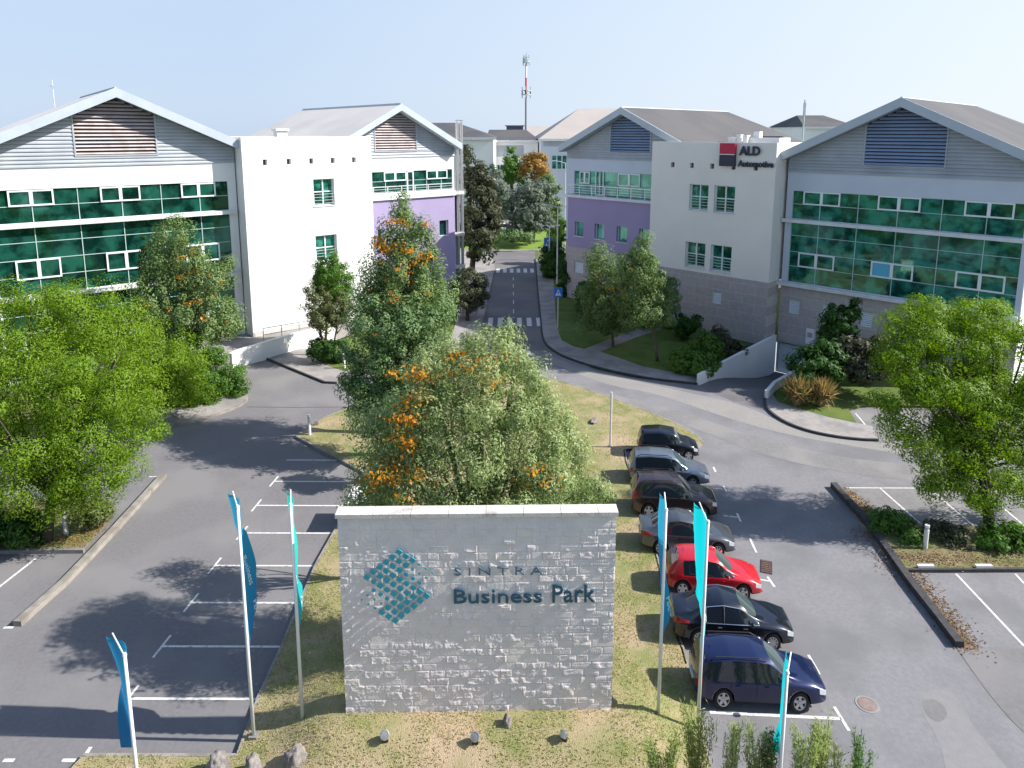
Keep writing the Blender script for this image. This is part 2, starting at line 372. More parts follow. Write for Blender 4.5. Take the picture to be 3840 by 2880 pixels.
# central island with a low mound under the sign wall
isl_left = [g(180, 1640), g(512, 1640), g(560, 1512), g(612, 1397), g(650, 1303), g(684, 1224), g(724, 1152), g(752, 1092), (-9.0, 39.5)]
isl_nose = [g(640, 946), g(655, 935), g(700, 905), g(760, 884), (-11.0, 53.5), g(900, 815), g(1000, 800)]
isl_right = [g(1060, 800), g(1140, 814), g(1220, 829), g(1310, 859), g(1400, 893), g(1480, 928), g(1522, 958), g(1500, 972), g(1425, 970), g(1349, 975), g(1352, 1000), g(1375, 1070), g(1400, 1140), g(1425, 1235), g(1442, 1320), g(1475, 1410), g(1503, 1513), g(1512, 1560), g(1530, 1660), (7.0, 17.0), (6.0, 12.0), (-13.2, 12.0), (-14.5, 18.6)]
island = isl_left + isl_nose + isl_right
SY = 20.8
def smst(t): t = max(0, min(1, t)); return t * t * (3 - 2 * t)
def mound(x, y):
    dx = max(-5.6 - x, 0, x - 3.4); dy = abs(y - SY); dd = math.hypot(dx, dy)
    inner = smst((x + 9.2) / 3.2) * smst((y - 17.6) / 2.6) * smst((7.4 - x) / 3.0)
    return .16 + .80 * (1 - smst((dd - .6) / 3.6)) * inner
def lawn_mesh(name, poly, hf, m, step=.8, edge=True):
    bm = bmesh.new(); tris = tessellate_polygon([[Vector((x, y, 0)) for x, y in poly]])
    vs = [bm.verts.new((x, y, 0)) for x, y in poly]
    for t in tris:
        try: bm.faces.new([vs[i] for i in t])
        except ValueError: pass
    xs = [p[0] for p in poly]; ys = [p[1] for p in poly]
    x = min(xs) + step
    while x < max(xs):
        bmesh.ops.bisect_plane(bm, geom=bm.verts[:] + bm.edges[:] + bm.faces[:], plane_co=(x, 0, 0), plane_no=(1, 0, 0)); x += step
    y = min(ys) + step
    while y < max(ys):
        bmesh.ops.bisect_plane(bm, geom=bm.verts[:] + bm.edges[:] + bm.faces[:], plane_co=(0, y, 0), plane_no=(0, 1, 0)); y += step
    for v in bm.verts: v.co.z = hf(v.co.x, v.co.y)
    for f in bm.faces:
        f.normal_update()
        if f.normal.z < 0: f.normal_flip()
        f.smooth = True
    me = bpy.data.meshes.new(name); bm.to_mesh(me); bm.free(); me.materials.append(m)
    o = bpy.data.objects.new(name, me); COL.objects.link(o); o['kind'] = 'structure'; return o
lawn_mesh('grass_island', island, mound, M['dry_lawn'])
KT = .17
b = MB(); strip(b, isl_left + smooth_line(isl_nose[:4], 1) + isl_nose[4:] , .14, -.02, KT)
o = b.build('kerb', M['kerb']); tag(o, kind='structure')
b = MB(); strip(b, smooth_line(isl_right[1:8], 1), .14, -.02, KT); strip(b, isl_right[9:19], .16, -.02, KT - .01)
o = b.build('kerb', M['kerb']); tag(o, kind='structure')

# left planter + long pale kerb
plk = [g(354, 1030), g(250, 1146), g(140, 1262), g(38, 1353)]
b = MB(); strip(b, plk, .36, -.02, .24); o = b.build('kerb', M['kerb']); tag(o, kind='structure')
plant_l = [g(-200, 1196), g(176, 1192), g(232, 1130), g(246, 1098), g(225, 1085), g(-200, 1085)]
slab('planting_bed', plant_l, -.02, .14, M['soil'])
b = MB(); strip(b, [g(-200, 1197), g(182, 1194)], .15, -.02, .2); o = b.build('kerb', M['kerb_grey']); tag(o, kind='structure')
# right planter
plant_r = [g(1872, 1112), g(1990, 1138), g(2400, 1150), g(2400, 1233), g(1957, 1236), g(1905, 1170)]
slab('planting_bed', plant_r, -.02, .14, M['soil'])
b = MB(); strip(b, [g(1957, 1236), g(2400, 1234)], .15, -.02, .18); o = b.build('kerb', M['kerb_dark']); tag(o, kind='structure')
b = MB(); strip(b, [g(1800, 1052), g(1880, 1142), g(1965, 1262), g(2030, 1345), g(2072, 1400)], .34, -.02, .30)
o = b.build('kerb', M['kerb_dark']); tag(o, kind='structure')
b = MB(); strip(b, [g(2035, 1368), g(2120, 1480), g(2150, 1525)], .03, .0, .012)

# right pavement, lawns and path
out_r = smooth_line([g(1157, 560), g(1160, 610), g(1168, 690), g(1172, 735), g(1185, 752), g(1215, 772), g(1290, 797), g(1400, 820), g(1506, 831)], 2)
in_r = [g(1506, 812), (14.4, 57.2), g(1446, 806), g(1389, 795), g(1335, 776), g(1297, 763), g(1262, 757), g(1240, 752), g(1213, 738), g(1205, 715), g(1201, 690), g(1195, 600), (8.0, 97), (7.5, 104)]
slab('pavement', out_r + in_r, -.02, .155, M['paving'])
b = MB(); strip(b, out_r, .16, -.02, .165); o = b.build('kerb', M['kerb_dark']); tag(o, kind='structure')
slab('lawn', [g(1195, 600), g(1201, 690), g(1205, 715), g(1213, 738), g(1240, 752), g(1262, 757), g(1359, 720), g(1412, 700), (20.5, 74), (8.5, 86), (9.5, 96)], -.02, .17, M['lawn'])
slab('footpath', [g(1262, 757), g(1297, 763), g(1371, 733), g(1430, 714), g(1412, 700), g(1359, 720)], -.02, .16, M['paving'])
slab('lawn', [g(1297, 763), g(1335, 776), g(1389, 795), g(1446, 806), g(1506, 812), g(1512, 800), (22.7, 64.9), (20.5, 68.5), g(1430, 714), g(1371, 733)], -.02, .17, M['lawn'])
# right upper pavement + lawn
out_u = smooth_line([g(1657, 846), g(1651, 866), g(1656, 886), g(1690, 912), g(1740, 932), g(1800, 945), g(1860, 952), g(1897, 953)], 2)
slab('pavement', out_u + [g(1885, 925), g(1850, 918), g(1790, 905), g(1722, 886), g(1680, 872), g(1668, 850)], -.02, .155, M['paving'])
b = MB(); strip(b, out_u, .16, -.02, .165); o = b.build('kerb', M['kerb_dark']); tag(o, kind='structure')
lr_b = loc_to_world(PR1, AR, 4.9, -.3); lr_c = loc_to_world(PR1, AR, 19.5, -.3)
slab('lawn', [g(1672, 852), g(1680, 872), g(1722, 886), g(1790, 905), g(1850, 918), g(1832, 888), g(1860, 880), g(2300, 885), (70, 48), (70, 60), lr_c, lr_b, g(1710, 826)], -.02, .17, M['lawn'])
# left pavement by the hedge
slab('pavement', smooth_line([g(300, 925), g(336, 928), g(412, 914), g(493, 890), g(530, 872), g(534, 860)], 1) + [g(528, 800), g(505, 796), g(470, 800), g(440, 850), g(405, 880), g(300, 895)], -.02, .15, M['paving'])
b = MB(); strip(b, smooth_line([g(300, 925), g(336, 928), g(412, 914), g(493, 890), g(530, 872), g(534, 860), g(528, 800)], 1), .15, -.02, .16)
o = b.build('kerb', M['kerb']); tag(o, kind='structure')
skirt('lawn', [g(300, 900), g(440, 868), g(500, 800), (-28, 60), (-60, 40), (-60, 30)], .02, M['soil'])
# left pavement in front of the white wall, lawn with bush
pv = [g(577, 777), g(702, 828), g(728, 829), g(775, 812), g(800, 790), g(720, 757), g(640, 757)]
slab('pavement', pv, -.02, .15, M['paving'])
b = MB(); strip(b, [g(577, 777), g(702, 828), g(728, 829)], .16, -.02, .165); o = b.build('kerb', M['kerb_dark']); tag(o, kind='structure')
slab('lawn', [g(700, 790), g(745, 806), g(800, 790), g(930, 740), (-9, 74), (-16, 70), g(720, 757), g(668, 768)], -.02, .175, M['lawn'])
# north west pavement
slab('pavement', [g(1043, 697), g(1069, 580), g(1062, 553), g(1030, 535), (-14, 118), (-14, 112), g(1015, 590), g(995, 640), g(985, 697), g(975, 730), (-8.5, 57), (-5, 56.5), g(1037, 735)], -.02, .15, M['paving'])
skirt('lawn', [g(1015, 590), g(995, 640), g(975, 730), (-14, 70), (-12, 90), (-14, 112)], .1, M['lawn'])
# far side of the junction
slab('lawn', [(-16, 121.5), (-5, 120.2), (0, 119.8), (4.2, 121), (9, 126), (14, 135), (14, 150), (-6, 138), (-22, 136)], -.02, .17, M['lawn_far'])
b = MB(); strip(b, [(-16, 121.2), (-5, 119.8), (0, 119.4), (4.4, 120.6), (9.4, 125.6)], .6, -.02, .18); o = b.build('kerb', M['paving']); tag(o, kind='structure')
skirt('road_far', [(-60, 140), (-6, 139), (14, 150), (14, 190), (-60, 190)], .02, M['asphalt_road'])
slab('lawn', [(-30, 185), (12, 183), (16, 215), (-30, 215)], 0, .3, M['lawn_far'])
slab('lawn', [(-30, 222), (12, 220), (20, 250), (-30, 250)], 0, .4, M['lawn_far'])

# painted markings
b = MB()
for y, xa, xb in ((1040, 592, 745), (1092, 554, 745), (1151.5, 523, 719), (1222, 464, 681), (1302, 413, 645), (1396.5, 350, 609), (1509.5, 277, 558)):
    line(b, g(xa, y), g(xb, y + .8), .11, .012)
    p = g(xa, y); line(b, (p[0] - .05, p[1] - .62), (p[0] + .05, p[1] + .62), .1, .0145)
line(b, g(619, 994), g(745, 994.5), .11, .012)
for (a, c) in (((7, 1643), (31, 1643)), ((134, 1643), (163, 1643)), ((196, 1614), (179, 1640)), ((8, 1356), (29, 1356))): line(b, g(*a), g(*c), .13, .012)
line(b, g(77, 1207), g(-90, 1337), .12, .012); line(b, g(244, 1034), g(130, 1122), .1, .012)
line(b, g(322, 1030), g(345, 1030), .1, .012)
line(b, g(1533, 1539), g(1817, 1553), .13, .012)
for (a, c) in (((1802, 1527), (1834, 1579)), ((1746, 1415), (1770, 1457)), ((1658, 1246), (1673, 1268)), ((1620, 1164), (1634, 1194)), ((1592, 1109), (1600, 1127)), ((1563, 1050), (1569, 1062)), ((1541, 1009), (1546, 1020))): line(b, g(*a), g(*c), .11, .012)
line(b, g(1640, 1252), g(1664, 1256), .11, .015); line(b, g(1563, 1114), g(1594, 1118), .11, .015)
for (a, c) in (((1900, 1054), (1992, 1135)), ((2005, 1054), (2110, 1142)), ((2145, 1080), (2225, 1146)), ((2065, 1240), (2212, 1396)), ((2193, 1240), (2290, 1345)), ((1948, 922), (1986, 951)), ((2060, 900), (2110, 950)), ((1848, 893), (1890, 943))): line(b, g(*a), g(*c), .11, .016)
line(b, g(1830, 1054), g(2260, 1056), .09, .0125)
o = b.build('bay_markings', M['paint']); tag(o, kind='structure')
b = MB()
for Y0, Y1, xs in ((72.2, 75.6, None), (101.0, 104.0, None)):
    for k in range(6):
        x = (-2.62 + k * 1.06) if Y0 < 80 else (-2.35 + k * 1.02)
        b.quad((x, Y0, .012), (x + .52, Y0, .012), (x + .52, Y1, .012), (x, Y1, .012))
o = b.build('crosswalk', M['paint']); tag(o, kind='structure')
b = MB()
for Y in (63.5, 69, 77.5, 82.0, 86.5, 91.0, 95.5): line(b, (.0 if Y < 76 else .18, Y), (.0 if Y < 76 else .18, Y + 2.0), .1, .012)
o = b.build('centre_line', M['paint']); tag(o, kind='structure')
# drain grate, manhole, faint tar joint
def flatthing(name, pts, z, m, label, cat, th=.02):
    b = MB(); b.prism([(x, y, 0) for x, y in pts], (0, 0, th)); o = b.build(name, m); o.location = (0, 0, z)
    tag(o, label, cat); return o
p = g(1655, 1225)
dg = empty('drain_grate', (p[0], p[1], .006), math.radians(-20), 'rusty storm drain grate set in the asphalt beside the parked red car', 'drain grate')
b = MB()
for k in range(7): b.box(-.22, .22, -.48 + k * .145, -.48 + k * .145 + .09, 0, .03)
b.build('grate_bars', M['iron'], dg); MB().box(-.27, .27, -.54, .54, -.01, .012).build('grate_frame', M['dark'], dg)
p = g(1873, 1522)
mh = empty('manhole_cover', (p[0], p[1], .006), 0, 'round rusty manhole cover in the pale asphalt right of the parked cars', 'manhole cover')
MB().lathe([(0, .02), (.3, .02), (.32, 0)], k=28).build('cover_plate', M['rust'], mh); MB().lathe([(.32, 0), (.32, .014), (.4, .014), (.41, 0)], k=28).build('cover_ring', M['asphalt_worn'], mh)
for q, (u, v) in enumerate(((1997, 1231), (2122, 1231))):
    p = g(u, v)
    tag(MB().box(-.38, .38, -.08, .08, 0, .11).build('wheel_stop', M['bollard']), ('white wheel stop beneath the short white bollard at the right planting bed', 'white wheel stop on the dark kerb beneath the trunk of the large right tree')[q], 'wheel stop', 'white wheel stops at the right planting bed').location = (p[0], p[1] - .05, .185)

# ================================================================== BUILDINGS
def front_sheet(b, x0, x1, z0, z1, holes, y, depth):
    """vertical sheet with rectangular openings and their reveals"""
    xs = sorted({x0, x1, *[h[0] for h in holes], *[h[1] for h in holes]}); zs = sorted({z0, z1, *[h[2] for h in holes], *[h[3] for h in holes]})
    for xa, xb in zip(xs, xs[1:]):
        for za, zb in zip(zs, zs[1:]):
            cx, cz = (xa + xb) / 2, (za + zb) / 2
            if any(h[0] < cx < h[1] and h[2] < cz < h[3] for h in holes): continue
            b.quad((xa, y, za), (xb, y, za), (xb, y, zb), (xa, y, zb))
    for h in holes:
        a, c, d, e = h; Y = y + depth
        b.quad((a, y, d), (a, Y, d), (a, Y, e), (a, y, e)); b.quad((c, Y, d), (c, y, d), (c, y, e), (c, Y, e))
        b.quad((a, y, d), (c, y, d), (c, Y, d), (a, Y, d)); b.quad((a, Y, e), (c, Y, e), (c, y, e), (a, y, e))
def ribbed(b, xl, xr, z0, ztop, step, y, lip=.10):
    """horizontal corrugated sheeting clipped by a roof line: xl(z), xr(z)"""
    z = z0
    while z < ztop - .02:
        z2 = min(z + step, ztop)
        a0, a1, c0, c1 = xl(z), xl(z2), xr(z), xr(z2)
        if c1 - a1 < .05: a1 = c1 = (a1 + c1) / 2
        zm = z + (z2 - z) * .35; am, cm = xl(zm), xr(zm)
        b.quad((a0, y - lip, z), (c0, y - lip, z), (cm, y - lip, zm), (am, y - lip, zm))
        b.quad((am, y - lip, zm), (cm, y - lip, zm), (c1, y, z2), (a1, y, z2))
        b.quad((a0, y, z), (c0, y, z), (c0, y - lip, z), (a0, y - lip, z))
        z = z2
def window_bay(root, x0, x1, rows, y, glass, name='window'):
    """glass of one bay on one floor with its mullions as a sub-part"""
    b = MB(); b.quad((x0, y, rows[0]), (x1, y, rows[0]), (x1, y, rows[-1]), (x0, y, rows[-1]))
    wdo = b.build(name, glass, root); f = MB()
    f.box(x0 - .03, x0 + .03, y - .06, y + .03, rows[0], rows[-1])
    for z in rows[1:-1]: f.box(x0 + .03, x1 - .03, y - .05, y + .02, z - .025, z + .025)
    f.build('mullion', M['mullion'], wdo); return wdo
def sash_pair(root, x0, x1, z0, z1, y, glass, blue=False):
    xm = (x0 + x1) / 2
    for q, (a, c) in enumerate(((x0, xm), (xm, x1))):
        f = MB(); t = .125
        f.box(a, c, y - .12, y - .004, z0, z0 + t); f.box(a, c, y - .12, y - .004, z1 - t, z1)
        f.box(a, a + t, y - .12, y - .004, z0 + t, z1 - t); f.box(c - t, c, y - .12, y - .004, z0 + t, z1 - t)
        so_ = f.build('window_sash', M['frame'], root)
        MB().quad((a + t, y - .05, z0 + t), (c - t, y - .05, z0 + t), (c - t, y - .05, z1 - t), (a + t, y - .05, z1 - t)).build('pane', M['blind_blue'] if (blue and q == 0) else glass, so_)
def gable(name, label, P, A, x0, x1, zA, zE, zC, L, ridge, roofmat, louvre, louvmat, over=1.3, hipend=True, zbase=-3.2, fasc=.78, bandlow=None, lm=M['cladding']):
    """pitched office block; x along the gable front, y into the block"""
    root = empty(name, (P[0], P[1], 0), math.radians(A), label, 'office building')
    xm = (x0 + x1) / 2; sl_ = (zA - zE) / (xm - x0 + .35)
    top = lambda x: zA - fasc - .02 - sl_ * abs(x - xm)
    b = MB(); b.box(x0, x1, .35, L, zbase, zC + .4); b.build('wall', M['white_wall'], root)
    # gable sheeting
    xl = lambda z: max(x0, xm - (zA - fasc - z) / sl_); xr = lambda z: min(x1, xm + (zA - fasc - z) / sl_)
    la, lb, lz0, lz1 = louvre
    b = MB()
    ribbed(b, xl, lambda z: min(la, xr(z)) if z > lz0 else xr(z), zC, lz0, .31, .0)
    zt_l = top(la); 
    ribbed(b, xl, lambda z: la, lz0, min(zt_l, zA), .31, 0); ribbed(b, lambda z: lb, xr, lz0, min(top(lb), zA), .31, 0)
    b.poly([(x0, .3, zC), (x1, .3, zC), (x1, .3, top(x1)), (xm, .3, top(xm)), (x0, .3, top(x0))])
    b.build('cladding', lm, root)
    lv = MB(); z = lz0 + .04; pitch = .30
    while z < zA - fasc - .12:
        a = max(la + .06, xl(z + .12)); c = min(lb - .06, xr(z + .12))
        if c - a > .15: lv.prism([(a, -.13, z), (a, -.15, z + .03), (a, .06, z + .19), (a, .08, z + .16)], (c - a, 0, 0))
        z += pitch
    lo = lv.build('louvre', louvmat, root)
    bk = MB(); bk.poly([(la, .2, lz0), (lb, .2, lz0), (lb, .2, min(lz1, top(lb))), (xm, .2, top(xm)), (la, .2, min(lz1, top(la)))]); bk.build('louvre_backing', M['louvre_dark'], lo)
    fr = MB(); fr.box(la - .07, la + .05, -.14, .1, lz0, top(la)); fr.box(lb - .05, lb + .07, -.14, .1, lz0, top(lb)); fr.box(la - .07, lb + .07, -.14, .05, lz0 - .12, lz0); fr.build('louvre_frame', lm, lo)
    # verge boards
    e = .35; ztE = zE
    b = MB()
    for sgn, xe in ((-1, x0 - e), (1, x1 + e)):
        b.prism([(xm, -over, zA), (xe, -over, ztE), (xe, -over, ztE - fasc), (xm, -over, zA - fasc)], (0, .12, 0))
        b.prism([(xm, -over + .12, zA - fasc + .12), (xe, -over + .12, ztE - fasc + .12), (xe, -over + .12, ztE - fasc + .04), (xm, -over + .12, zA - fasc + .04)], (0, over + .2, 0))
    b.build('fascia', M['fascia'], root)
    # roof slopes with a hipped far end
    hy = ridge; Y0 = -over + .125
    t = .0
    b = MB()
    for sgn, xe in ((-1, x0 - e), (1, x1 + e)):
        b.poly([(xm, Y0, zA - .05), (xe, Y0, ztE - .05), (xe, L, ztE - .05), (xm, hy, zA - .05)])
        b.prism([(xe, Y0, ztE - .05), (xe, L, ztE - .05), (xe, L, ztE - .45), (xe, Y0, ztE - .45)], (-sgn * .15, 0, 0))
    b.poly([(x0 - e, L, ztE - .05), (x1 + e, L, ztE - .05), (xm, hy, zA - .05)])
    ro = b.build('roof', roofmat, root, fix=False)
    MB().tube([(xm, Y0, zA - .02), (xm, hy, zA - .02)], .09, 6).build('ridge_cap', M['fascia'], ro)
    # side walls up to eaves
    b = MB(); b.quad((x0 + .01, 0, zC), (x0 + .01, L, zC), (x0 + .01, L, ztE - .3), (x0 + .01, 0, ztE - .3)); b.quad((x1 - .01, 0, zC), (x1 - .01, L, zC), (x1 - .01, L, ztE - .3), (x1 - .01, 0, ztE - .3)); b.build('side_cladding', lm, root)
    return root

# ---- right gabled block -------------------------------------------------
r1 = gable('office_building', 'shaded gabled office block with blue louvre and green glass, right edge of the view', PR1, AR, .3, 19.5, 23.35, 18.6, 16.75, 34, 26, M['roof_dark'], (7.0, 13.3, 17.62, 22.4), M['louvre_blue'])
XM1 = [.88, 3.45, 6.8, 10.05, 13.38, 16.58, 19.1]
b = MB(); front_sheet(b, .3, 19.5, 5.75, 16.75, [(.86, 19.1, 12.35, 15.03), (.86, 19.1, 6.2, 11.98)], 0, .3); b.quad((.3, 0, 5.75), (.3, 0, 16.75), (.3, .5, 16.75), (.3, .5, 5.75))
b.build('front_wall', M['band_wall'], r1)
b = MB(); b.box(.1, 19.5, -.42, -.003, 11.98, 12.3); b.build('ledge', M['sill'], r1); MB().box(.0, 19.4, -.42, -.003, 5.78, 6.12).build('ledge', M['sill'], r1)
b = MB(); vents = [(1.75, 3.75), (4.95, 3.8), (8.35, 3.75), (11.65, 3.7), (15.0, 3.7)]
front_sheet(b, .3, 19.5, -3.1, 5.77, [(x - .5, x + .5, z - .68, z + .68) for x, z in vents] + [(.45, 4.45, -3.1, .18)], -.02, .32); b.build('stone_wall', M['stone'], r1)
def vent_grille(root, x, z, y, w_=.5, h_=.68):
    f = MB()
    f.box(x - w_, x - w_ + .07, y, y + .05, z - h_, z + h_); f.box(x + w_ - .07, x + w_, y, y + .05, z - h_, z + h_)
    k = z - h_
    while k < z + h_ - .05: f.prism([(x - w_ + .07, y + .0, k), (x - w_ + .07, y + .02, k - .01), (x - w_ + .07, y + .1, k + .1), (x - w_ + .07, y + .08, k + .11)], (2 * w_ - .14, 0, 0)); k += .17
    v_ = f.build('vent_grille', M['frame'], root); MB().quad((x - w_, y + .14, z - h_), (x + w_, y + .14, z - h_), (x + w_, y + .14, z + h_), (x - w_, y + .14, z + h_)).build('vent_backing', M['louvre_blue'], v_)
for x, z in vents: vent_grille(r1, x, z, .05)
gd = MB()
for k in range(6): gd.box(.47, 4.43, .12, .2, -3.08 + k * .545, -3.08 + k * .545 + .53)
gd.build('garage_door', M['band_wall'], r1)
for i in range(6):
    for rows in ((12.35, 13.74, 15.03), (6.2, 7.72, 9.14, 10.7, 11.98)):
        window_bay(r1, XM1[i], XM1[i + 1], rows, .16, M['glass_green'])
for a, c in ((1.88, 5.22), (8.42, 11.78), (14.98, 18.35)): sash_pair(r1, a, c, 13.74, 15.0, .12, M['glass_green'])
for q, (a, c) in enumerate(((1.78, 5.12), (8.3, 11.7), (14.85, 18.3))): sash_pair(r1, a, c, 7.74, 9.14, .12, M['glass_green'], blue=(q == 1))
f = MB(); f.box(.86, .92, .02, .16, 6.2, 11.98); f.box(.86, .92, .02, .16, 12.35, 15.03); f.box(.86, 19.1, .02, .14, 14.98, 15.03); f.build('glazing_frame', M['mullion'], r1)

# ---- right stair tower ---------------------------------------------------
def tower(name, label, P, A, Wd, D, top, holes_z, hole_x, hs, wins, zoff, stone, zbase, floor2):
    root = empty(name, (P[0], P[1], 0), math.radians(A), label, 'office building')
    hl = [(x - hs / 2, x + hs / 2, holes_z - hs * .62, holes_z + hs * .62) for x in hole_x]
    b = MB(); sgn = 1 if Wd > 0 else -1
    xa, xb = (0, Wd) if Wd > 0 else (Wd, 0)
    zlow = stone if stone is not None else zbase
    front_sheet(b, xa, xb, zlow, top, hl + wins, 0, .5)
    b.quad((xa, 0, zlow), (xa, 0, top), (xa, D, top), (xa, D, zlow)); b.quad((xb, 0, zlow), (xb, D, zlow), (xb, D, top), (xb, 0, top))
    b.quad((xa, D, zlow), (xb, D, zlow), (xb, D, top), (xa, D, top)); b.quad((xa, 0, top), (xb, 0, top), (xb, .4, top), (xa, .4, top))
    b.quad((xa, .4, top), (xa + .4, .4, top), (xa + .4, D, top), (xa, D, top)); b.quad((xb - .4, .4, top), (xb, .4, top), (xb, D, top), (xb - .4, D, top))
    b.quad((xa + .4, .4, top), (xb - .4, .4, top), (xb - .4, .4, top - .9), (xa + .4, .4, top - .9))
    b.quad((xa + .4, .4, top), (xa + .4, D, top), (xa + .4, D, top - .9), (xa + .4, .4, top - .9)); b.quad((xb - .4, .4, top), (xb - .4, D, top), (xb - .4, D, top - .9), (xb - .4, .4, top - .9))
    b.build('wall', M['warm_shade_wall'] if stone is not None else M['white_wall'], root, fix=False)
    MB().quad((xa + .4, .4, top - .9), (xb - .4, .4, top - .9), (xb - .4, D, top - .9), (xa + .4, D, top - .9)).build('roof', M['kerb_grey'], root)
    for h in hl: MB().quad((h[0], .45, h[2]), (h[1], .45, h[2]), (h[1], .45, h[3]), (h[0], .45, h[3])).build('opening', M['scupper'], root)
    for h in wins:
        a, c, d, e = h; y = .42; xm = (a + c) / 2
        wo = MB().quad((a, y, d), (c, y, d), (c, y, e), (a, y, e)).build('window', M['glass_green'], root)
        f = MB()
        for x in (a, xm - .06, c - .1): f.box(x, x + (.12 if x != c - .1 else .1), y - .12, y - .003, d, e)
        zm = d + (e - d) * .5
        for z in (d, zm, e - .1): f.box(a + .12, xm - .06, y - .1, y - .004, z, z + .1); f.box(xm + .06, c - .1, y - .1, y - .004, z, z + .1)
        f.build('window_frame', M['frame'], wo)
        rl = MB()
        for k in range(4): z = d + .22 + k * .30; rl.box(a + .03, c - .03, .08, .12, z, z + .035)
        rl.box(a + .03, a + .07, .07, .13, d, d + 1.16); rl.box(c - .07, c - .03, .07, .13, d, d + 1.16); rl.build('window_rail', M['rail'], wo)
        MB().box(a - .08, c + .08, -.07, .4, d - .09, d - .002).build('window_sill', M['sill'], wo)
    return root
tr = tower('stair_tower', 'off white office tower with red and black sign near its roof, right of the road', TR, AR, -13.6, 9, 19.5, 17.13, (-11.05, -8.8, -6.52, -4.25, -1.97), .42,
           [(-8.95, -6.8, 12.6, 15.25), (-6.17, -3.93, 12.55, 15.25), (-9.15, -6.85, 6.65, 9.25), (-6.25, -3.97, 6.55, 9.25)], 0, 6.2, -3.2, 0)
b = MB(); front_sheet(b, -13.6, 0.02, -.5, 6.2, [(-5.3 - .48, -5.3 + .48, 3.85 - .62, 3.85 + .62), (-10.9, -9.6, .1, 2.6)], -.03, .4)
b.quad((.02, -.03, -3.2), (.02, 2.2, -3.2), (.02, 2.2, 6.2), (.02, -.03, 6.2)); b.quad((-13.6, -.03, 6.2), (.02, -.03, 6.2), (.02, 0.002, 6.2), (-13.6, 0.002, 6.2)); b.quad((-13.6, -.03, -.5), (-13.6, 9, -.5), (-13.6, 9, 6.2), (-13.6, -.03, 6.2))
b.build('stone_wall', M['stone'], tr, fix=False)
vent_grille(tr, -5.3, 3.85, .02, .48, .62)
MB().box(-10.88, -9.62, .2, .26, .1, 2.58).build('door', M['band_wall'], tr)
for z0, z1 in ((7.2, 9.8), (12.4, 15.0)):     # louvred side slots
    v_ = MB()
    k = z0
    while k < z1: v_.box(.0, .06, 1.1, 1.75, k, k + .1); k += .2
    v_.build('side_vent', M['frame'], tr)
# parapet blocks and roof plant
for i_, (x, y, w_, d_, z0, z1) in enumerate(((-5.0, 1.2, .7, .7, 19.3, 20.0), (-4.4, 1.3, .42, .5, 19.3, 20.25), (-3.7, 1.3, .38, .5, 19.3, 20.2))):
    ob = empty('roof_vent', (*loc_to_world(TR, AR, x, y), 18.6), math.radians(AR), ('low white vent box behind the red square on the tower roof', 'middle white vent hood behind the black lettering on the tower roof', 'right white vent hood above the black capital letters on the tower roof')[i_], 'roof vent', 'white vents on the right tower roof')
    MB().box(-w_ / 2, w_ / 2, -d_ / 2, d_ / 2, 0, z1 - 18.6 - .15).build('vent_body', M['white_wall'], ob); MB().box(-w_ / 2 - .05, w_ / 2 + .05, -d_ / 2 - .05, d_ / 2 + .05, z1 - 18.6 - .15, z1 - 18.6).build('vent_cap', M['white_wall'], ob)
ob = empty('roof_plant', (*loc_to_world(TR, AR, -1.7, 2.2), 18.6), math.radians(AR), 'white plant housing with small chimney at the right corner of the tower roof', 'roof plant')
MB().box(-2.0, 1.2, -.6, 1.8, 0, 1.35).build('housing', M['white_wall'], ob); MB().box(-1.6, -1.0, -.2, .4, 1.35, 1.95).build('chimney', M['white_wall'], ob); MB().box(-1.6, .8, .9, 1.3, 1.35, 1.5).build('duct', M['louvre_dark'], ob)

def text_mesh(name, s, size, depth, m, parent, loc, spacing=1.0, xscale=1.0, zscale=1.0, bold=0.0):
    cu = bpy.data.curves.new(name, 'FONT'); cu.body = s; cu.size = size; cu.extrude = depth; cu.space_character = spacing; cu.offset = bold
    cu.resolution_u = 3
    o = bpy.data.objects.new(name, cu); COL.objects.link(o)
    dg_ = bpy.context.evaluated_depsgraph_get(); me = bpy.data.meshes.new_from_object(o.evaluated_get(dg_))
    bpy.data.objects.remove(o); bpy.data.curves.remove(cu)
    co = np.empty(len(me.vertices) * 3); me.vertices.foreach_get('co', co); co = co.reshape(-1, 3)
    xy = co.copy(); xy[:, 0] = (co[:, 0]) * xscale; xy[:, 1] = -co[:, 2]; xy[:, 2] = co[:, 1] * zscale
    me.vertices.foreach_set('co', xy.ravel()); me.materials.clear(); me.materials.append(m); me.update()
    o = bpy.data.objects.new(name, me); COL.objects.link(o); o.parent = parent; o.location = loc; return o
def text_fit(name, s, x0, x1, z0, capz, depth, m, parent, y, spacing=1.0, bold=0.0):
    """text scaled so that it spans x0..x1 and its capitals reach capz"""
    o = text_mesh(name, s, 1.0, depth, m, parent, (0, 0, 0), spacing, bold=bold)
    me = o.data; n = len(me.vertices); co = np.empty(n * 3); me.vertices.foreach_get('co', co); co = co.reshape(-1, 3)
    mn, mx = co[:, 0].min(), co[:, 0].max(); cap = 0.729
    co[:, 0] = x0 + (co[:, 0] - mn) / (mx - mn) * (x1 - x0); co[:, 2] = z0 + co[:, 2] / cap * (capz - z0)
    me.vertices.foreach_set('co', co.ravel()); me.update(); o.location = (0, y, 0); return o
sg = empty('company_sign', (*loc_to_world(TR, AR, -5.6, -.03), 17.2), math.radians(AR), 'red and black square with black lettering at the top of the off white tower', 'sign')
MB().box(.0, 1.62, -.34, -.02, 1.18, 2.22).build('sign_panel', M['red_sign'], sg); tag(sg.children[0], 'red upper half of the square sign')
